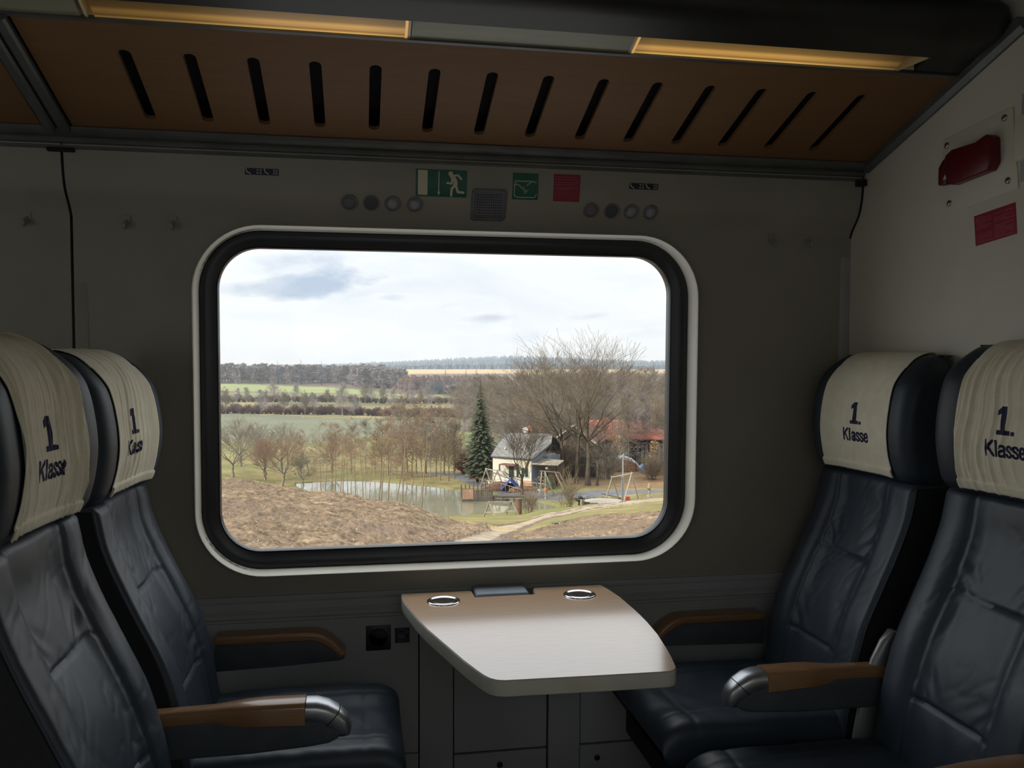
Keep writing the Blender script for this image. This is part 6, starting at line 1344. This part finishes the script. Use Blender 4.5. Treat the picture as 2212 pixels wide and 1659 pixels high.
# climbing frame with a ladder
t = thing('climbing_frame', 'wooden climbing frame with a ladder and hanging orange seat', 'climbing frame', (19.0, 82.4, gz(19.0, 82.4))); p1, p2, p3 = V((18.4, 83.0, -10.55)), V((19.9, 83.5, -10.75)), V((20.4, 83.6, -10.8))
for f, p in (((17.8, 81.6), p1), ((18.3, 80.9), p1 + V((.35, -.1, 0))), ((19.6, 82.4), p1 + V((.3, 0, 0))), ((21.3, 83.6), p3), ((20.9, 82.6), p2)): MB().bar(G(*f), p, .09).build('leg', H_wood, t)
MB().bar(p1 - V((.2, 0, -.05)), p3, .10).build('beam', H_wood, t)
for k in range(6): q = (k + .5) / 6; MB().bar(p1.lerp(G(18.9, 83.4), q) - V((.25, 0, 0)), p1.lerp(G(18.9, 83.4), q) + V((.25, 0, 0)), .04).build('rung', H_wood, t)
MB().lathe([(0, -.28), (.2, -.2), (.24, 0), (.18, .2), (0, .26)], (18.55, 81.9, gz(18.5, 81.9) + .75), 14).build('hanging_seat', H_orange, t, angle=60); MB().bar((18.55, 81.9, gz(18.5, 81.9) + .95), (18.6, 82.6, -10.6), .02).build('rope', H_metal, t)
# raft with board fences, jetty
t = thing('raft', 'wooden raft with board fences floating on the pond', 'raft', (11.8, 82.6, ZW))
q = Matrix.Rotation(-.05, 3, 'Z'); c = V((11.75, 83.2, ZW)); MB().box(c + V((0, 0, .10)), (3.3, 2.3, .18), q).build('deck', H_wdark, t)
for k in range(5): MB().box(c + q @ V((-1.5 + k * .22, -1.08, .72)), (.20, .04, 1.0), q).build('board', H_salmon, t)
for k in range(9): MB().box(c + q @ V((-.38 + k * .22, -1.08, .70)), (.19, .04, .9), q).build('board', H_wdark, t)
for k in range(8): MB().box(c + q @ V((-1.55 + k * .42, 1.08, .75)), (.10, .05, 1.2), q).build('post', H_wdark, t)
for k in range(6): MB().box(c + q @ V((-1.6, -1 + k * .4, .75)), (.05, .09, 1.2), q).build('post', H_wdark, t)
MB().bar(c + q @ V((-1.6, -1.08, 1.25)), c + q @ V((1.6, -1.08, 1.25)), .05).build('rail', H_wdark, t)
t = thing('jetty', 'grey plank jetty reaching over the pond from the raft', 'jetty', (14.6, 82.0, ZW)); a_, b_ = V((13.1, 82.6, ZW + .42)), V((16.3, 81.3, ZW + .55)); d = (b_ - a_)
for k in range(22): p = a_ + d * ((k + .5) / 22); MB().box(p, (.15, .9, .05), Matrix.Rotation(math.atan2(d.y, d.x), 3, 'Z')).build('plank', H_wdark, t)
for o_ in (-.35, .35): MB().bar(a_ + V((0, o_, -.08)), b_ + V((0, o_, -.08)), .10).build('beam', H_wdark, t)
for k in (0, .33, .66, 1): MB().bar(a_ + d * k - V((0, .3, 1.0)), a_ + d * k - V((0, .3, 0)), .09).build('pile', H_wdark, t)
t = thing('wooden_post', 'thick reddish-brown wooden post at the near pond shore', 'post', (13.85, 71.6, gz(13.85, 71.6)));  z0 = gz(13.85, 71.6)
MB().tube([(13.85, 71.6, z0 - .2), (13.87, 71.6, z0 + .8), (13.85, 71.6, z0 + 1.5)], [.30, .27, .28], 12).build('post_body', H_hedge2, t, angle=40); MB().tube([(13.85, 71.6, z0 + 1.5), (13.85, 71.6, z0 + 1.56)], [.33, .31], 12).build('post_cap', H_wdark, t, angle=40)
# low rail along the far pond bank
t = thing('bank_railing', 'long low railing along the far bank of the pond', 'railing', (14.2, 89.4, -13)); pr0 = None
for k in range(16):
    s_ = k / 15; x = 12.0 + 4.3 * s_; y = 95.0 - 12.0 * s_; p = G(x, y); MB().bar(p, p + V((0, 0, .85)), .05).build('post', H_wood, t)
    if pr0 is not None: MB().bar(pr0 + V((0, 0, .82)), p + V((0, 0, .82)), .045).build('rail', H_wood, t)
    pr0 = p
# flagpole, seesaw, sandpit, bin, shrub, statue-like post
z0 = gz(24.1, 73.6); t = thing('flagpole', 'tall grey flagpole behind the right swing', 'pole', (24.1, 73.6, z0)); MB().tube([(24.1, 73.6, z0 - .1), (24.1, 73.6, z0 + 2.2), (24.1, 73.6, z0 + 4.35)], [.085, .075, .05], 10).build('mast', H_metal, t, angle=40); MB().lathe([(0, -.07), (.06, 0), (0, .09)], (24.1, 73.6, z0 + 4.4), 10).build('finial', H_frame, t); MB().tube([(23.95, 73.5, z0), (23.95, 73.5, z0 + 2.4)], .03, 6).build('stay', H_metal, t)
z0 = gz(23.9, 75.2); t = thing('seesaw', 'low seesaw lying under the right swing', 'seesaw', (23.9, 75.2, z0)); MB().bar((22.6, 75.6, z0 + .75), (25.6, 74.2, z0 + .15), .09).build('plank', H_wdark, t); MB().bar((24.1, 74.9, z0 - .05), (24.1, 74.9, z0 + .42), .2).build('pivot', H_tyre, t); MB().box((24.9, 74.6, z0 + .42), (.35, .3, .3)).build('seat', H_car, t)
t = thing('sandpit', 'round sandpit with a log border on the meadow', 'sandpit', (21.4, 70.9, gz(21.4, 70.9))); b = MB()
M_ = 40; z0 = gz(21.4, 69.9)
for k in range(M_):
    a = 2 * math.pi * k / M_; a2 = 2 * math.pi * (k + .86) / M_; P_ = lambda a, r: V((21.4 + r * 1.75 * math.cos(a), 70.9 + r * 1.5 * math.sin(a), z0 + .06))
    o = MB(); p0, p1, q0, q1 = P_(a, 1.0), P_(a2, 1.0), P_(a, 1.09), P_(a2, 1.09); u_ = V((0, 0, .24 + .03 * (k % 3))); p0.z = p1.z = q0.z = q1.z = min(z0, gz(p0.x, p0.y)) - .1; u_.z += z0 - p0.z; o.add([p0, p1, q1, q0, p0 + u_, p1 + u_, q1 + u_, q0 + u_], [(3, 2, 1, 0), (4, 5, 6, 7), (0, 1, 5, 4), (1, 2, 6, 5), (2, 3, 7, 6), (3, 0, 4, 7)]); o.build('border_log', H_wdark, t)
b = MB(); rr = [[P_(2 * math.pi * k / 40, r) + V((0, 0, .17)) for k in range(40)] for r in (1.0, .6, .05)]; b.rings(rr, cap=False); b.f.append(tuple(range(80, 120))); b.build('sand', H_sand, t, smooth=True)
z0 = gz(20.7, 73.2) + .02; t = thing('green_bin', 'dark green tub standing behind the sandpit', 'bin', (20.7, 73.2, z0)); MB().lathe([(.0, -.05), (.40, -.05), (.46, .45), (.38, .78), (.15, .88), (0, .88)], (20.7, 73.2, z0), 16).build('tub', H_green, t, angle=40); MB().tube([(20.45, 73.2, z0 + .78), (20.6, 73.2, z0 + 1.0), (20.85, 73.2, z0 + .96), (20.95, 73.2, z0 + .78)], .025, 6).build('handle', H_green, t)
z0 = gz(19.75, 73.0); t = thing('dark_sculpture', 'small dark tree-shaped sculpture left of the sandpit', 'sculpture', (19.75, 73.0, z0)); MB().tube([(19.75, 73, z0 - .05), (19.75, 73, z0 + .8)], [.12, .07], 8).build('stem', H_tyre, t, angle=50)
for dx, dz, r in ((-.35, .95, .2), (.1, 1.05, .24), (.42, .92, .18), (-.08, .8, .2)): MB().lathe([(0, -r * .6), (r * .8, -r * .4), (r, 0), (r * .7, r * .5), (0, r * .6)], (19.75 + dx, 73, z0 + dz), 10).build('lobe', H_tyre, t, angle=60)
z0 = gz(26.45, 73.0); t = thing('white_statue', 'slim pale statue-like post at the right edge of the meadow', 'statue', (26.45, 73, z0)); MB().lathe([(.16, -.05), (.13, .1), (.09, .35), (.14, .75), (.19, .95), (.10, 1.08), (.11, 1.18), (.07, 1.28), (0, 1.3)], (26.45, 73, z0), 14).build('figure', H_wood, t, angle=60); MB().lathe([(.24, -.1), (.24, .12), (.2, .14), (0, .14)], (26.45, 73, z0), 14).build('base', H_metal, t, angle=40)
# puddle beside the right ploughed field
b = MB(); pp = [(10.6, 43.6), (11.4, 44.6), (12.5, 46.0), (13.3, 47.0), (13.7, 47.3), (13.5, 47.6), (12.6, 46.9), (11.5, 45.6), (10.6, 44.3)]; b.add([(x, y, gz(x, y) + .07) for x, y in pp], [tuple(range(len(pp)))]); o = b.build('puddle', M_water); tag(o, 'long shallow puddle beside the right ploughed field', 'puddle')
# log pile under tarpaulins: every log end its own piece
lg = thing('log_pile', 'long pile of split logs under pale tarpaulins on the right slope', 'log pile', (31.6, 98.6, gz(31.6, 98.6))); rl = random.Random(12); q0, q1 = V((29.4, 98.2, 0)), V((34.2, 99.9, 0)); dl = (q1 - q0); nl = V((-dl.y, dl.x, 0)).normalized(); me_log = MB().lathe([(0, -.35), (.11, -.35), (.115, .35), (0, .35)], (0, 0, 0), 8, V((0, 1, 0))).mesh('log'); me_log.materials.append(H_log)
for r in range(9):
    for c_ in range(24):
        s_ = (c_ + .5 * (r % 2)) / 24; hmax = 1.75 * math.sqrt(max(0, 1 - ((s_ - .45) / .56) ** 2))
        if r * .2 > hmax: continue
        p = q0 + dl * s_; z = gz(p.x, p.y) + .12 + r * .195; o = bpy.data.objects.new('log', me_log); COL.objects.link(o); o.parent = lg; o.location = V((p.x, p.y, z)) + nl * -rl.uniform(0, .12) - lg.location; o.rotation_euler[2] = math.atan2(dl.y, dl.x) ; k = rl.uniform(.75, 1.05); o.scale = (k, 1, k)
b = MB(); g = []
for i in range(25):
    s_ = -.02 + 1.06 * i / 24; h = .16 + 1.82 * math.sqrt(max(0, 1 - ((s_ - .45) / .60) ** 2)); p = q0 + dl * s_; row = []
    for j, (o_, dz) in enumerate(((-.42, -.38), (-.36, -.05), (0, .04), (.36, -.05), (.42, -.5))): row.append(V((p.x, p.y, gz(p.x, p.y) + h + dz + .08 * noise.noise(V((i * .7, j, 3))))) + nl * o_)
    g.append(row)
b.rings(g, closed=False); b.rings([[p - V((0, 0, .03)) for p in r] for r in g], closed=False); b.build('tarpaulin', H_tarpw, lg, fix=False, smooth=True)
c = V((35.4, 100.2, gz(35.4, 100.2))); blob('tarp_heap', 'pale blue tarpaulin heap right of the log pile', 'tarpaulin', (c.x, c.y, c.z), (1.0, .6, 1.0), H_tarpb, 3, .3)

# ------------------------------------------------------------------ thin haze over the valley
hm = bpy.data.materials.new('valley_haze'); hm.use_nodes = True; t = hm.node_tree; t.nodes.clear(); o_ = t.nodes.new('ShaderNodeOutputMaterial'); v_ = t.nodes.new('ShaderNodeVolumeScatter')
v_.inputs['Color'].default_value = (.86, .92, 1, 1); v_.inputs['Density'].default_value = .00026; v_.inputs['Anisotropy'].default_value = .2; t.links.new(v_.outputs[0], o_.inputs['Volume'])
o = MB().bb(-900, 1300, 55, 2600, -60, 70).build('valley_haze', hm); tag(o, 'thin pale haze hanging over the valley', 'haze', kind='stuff')
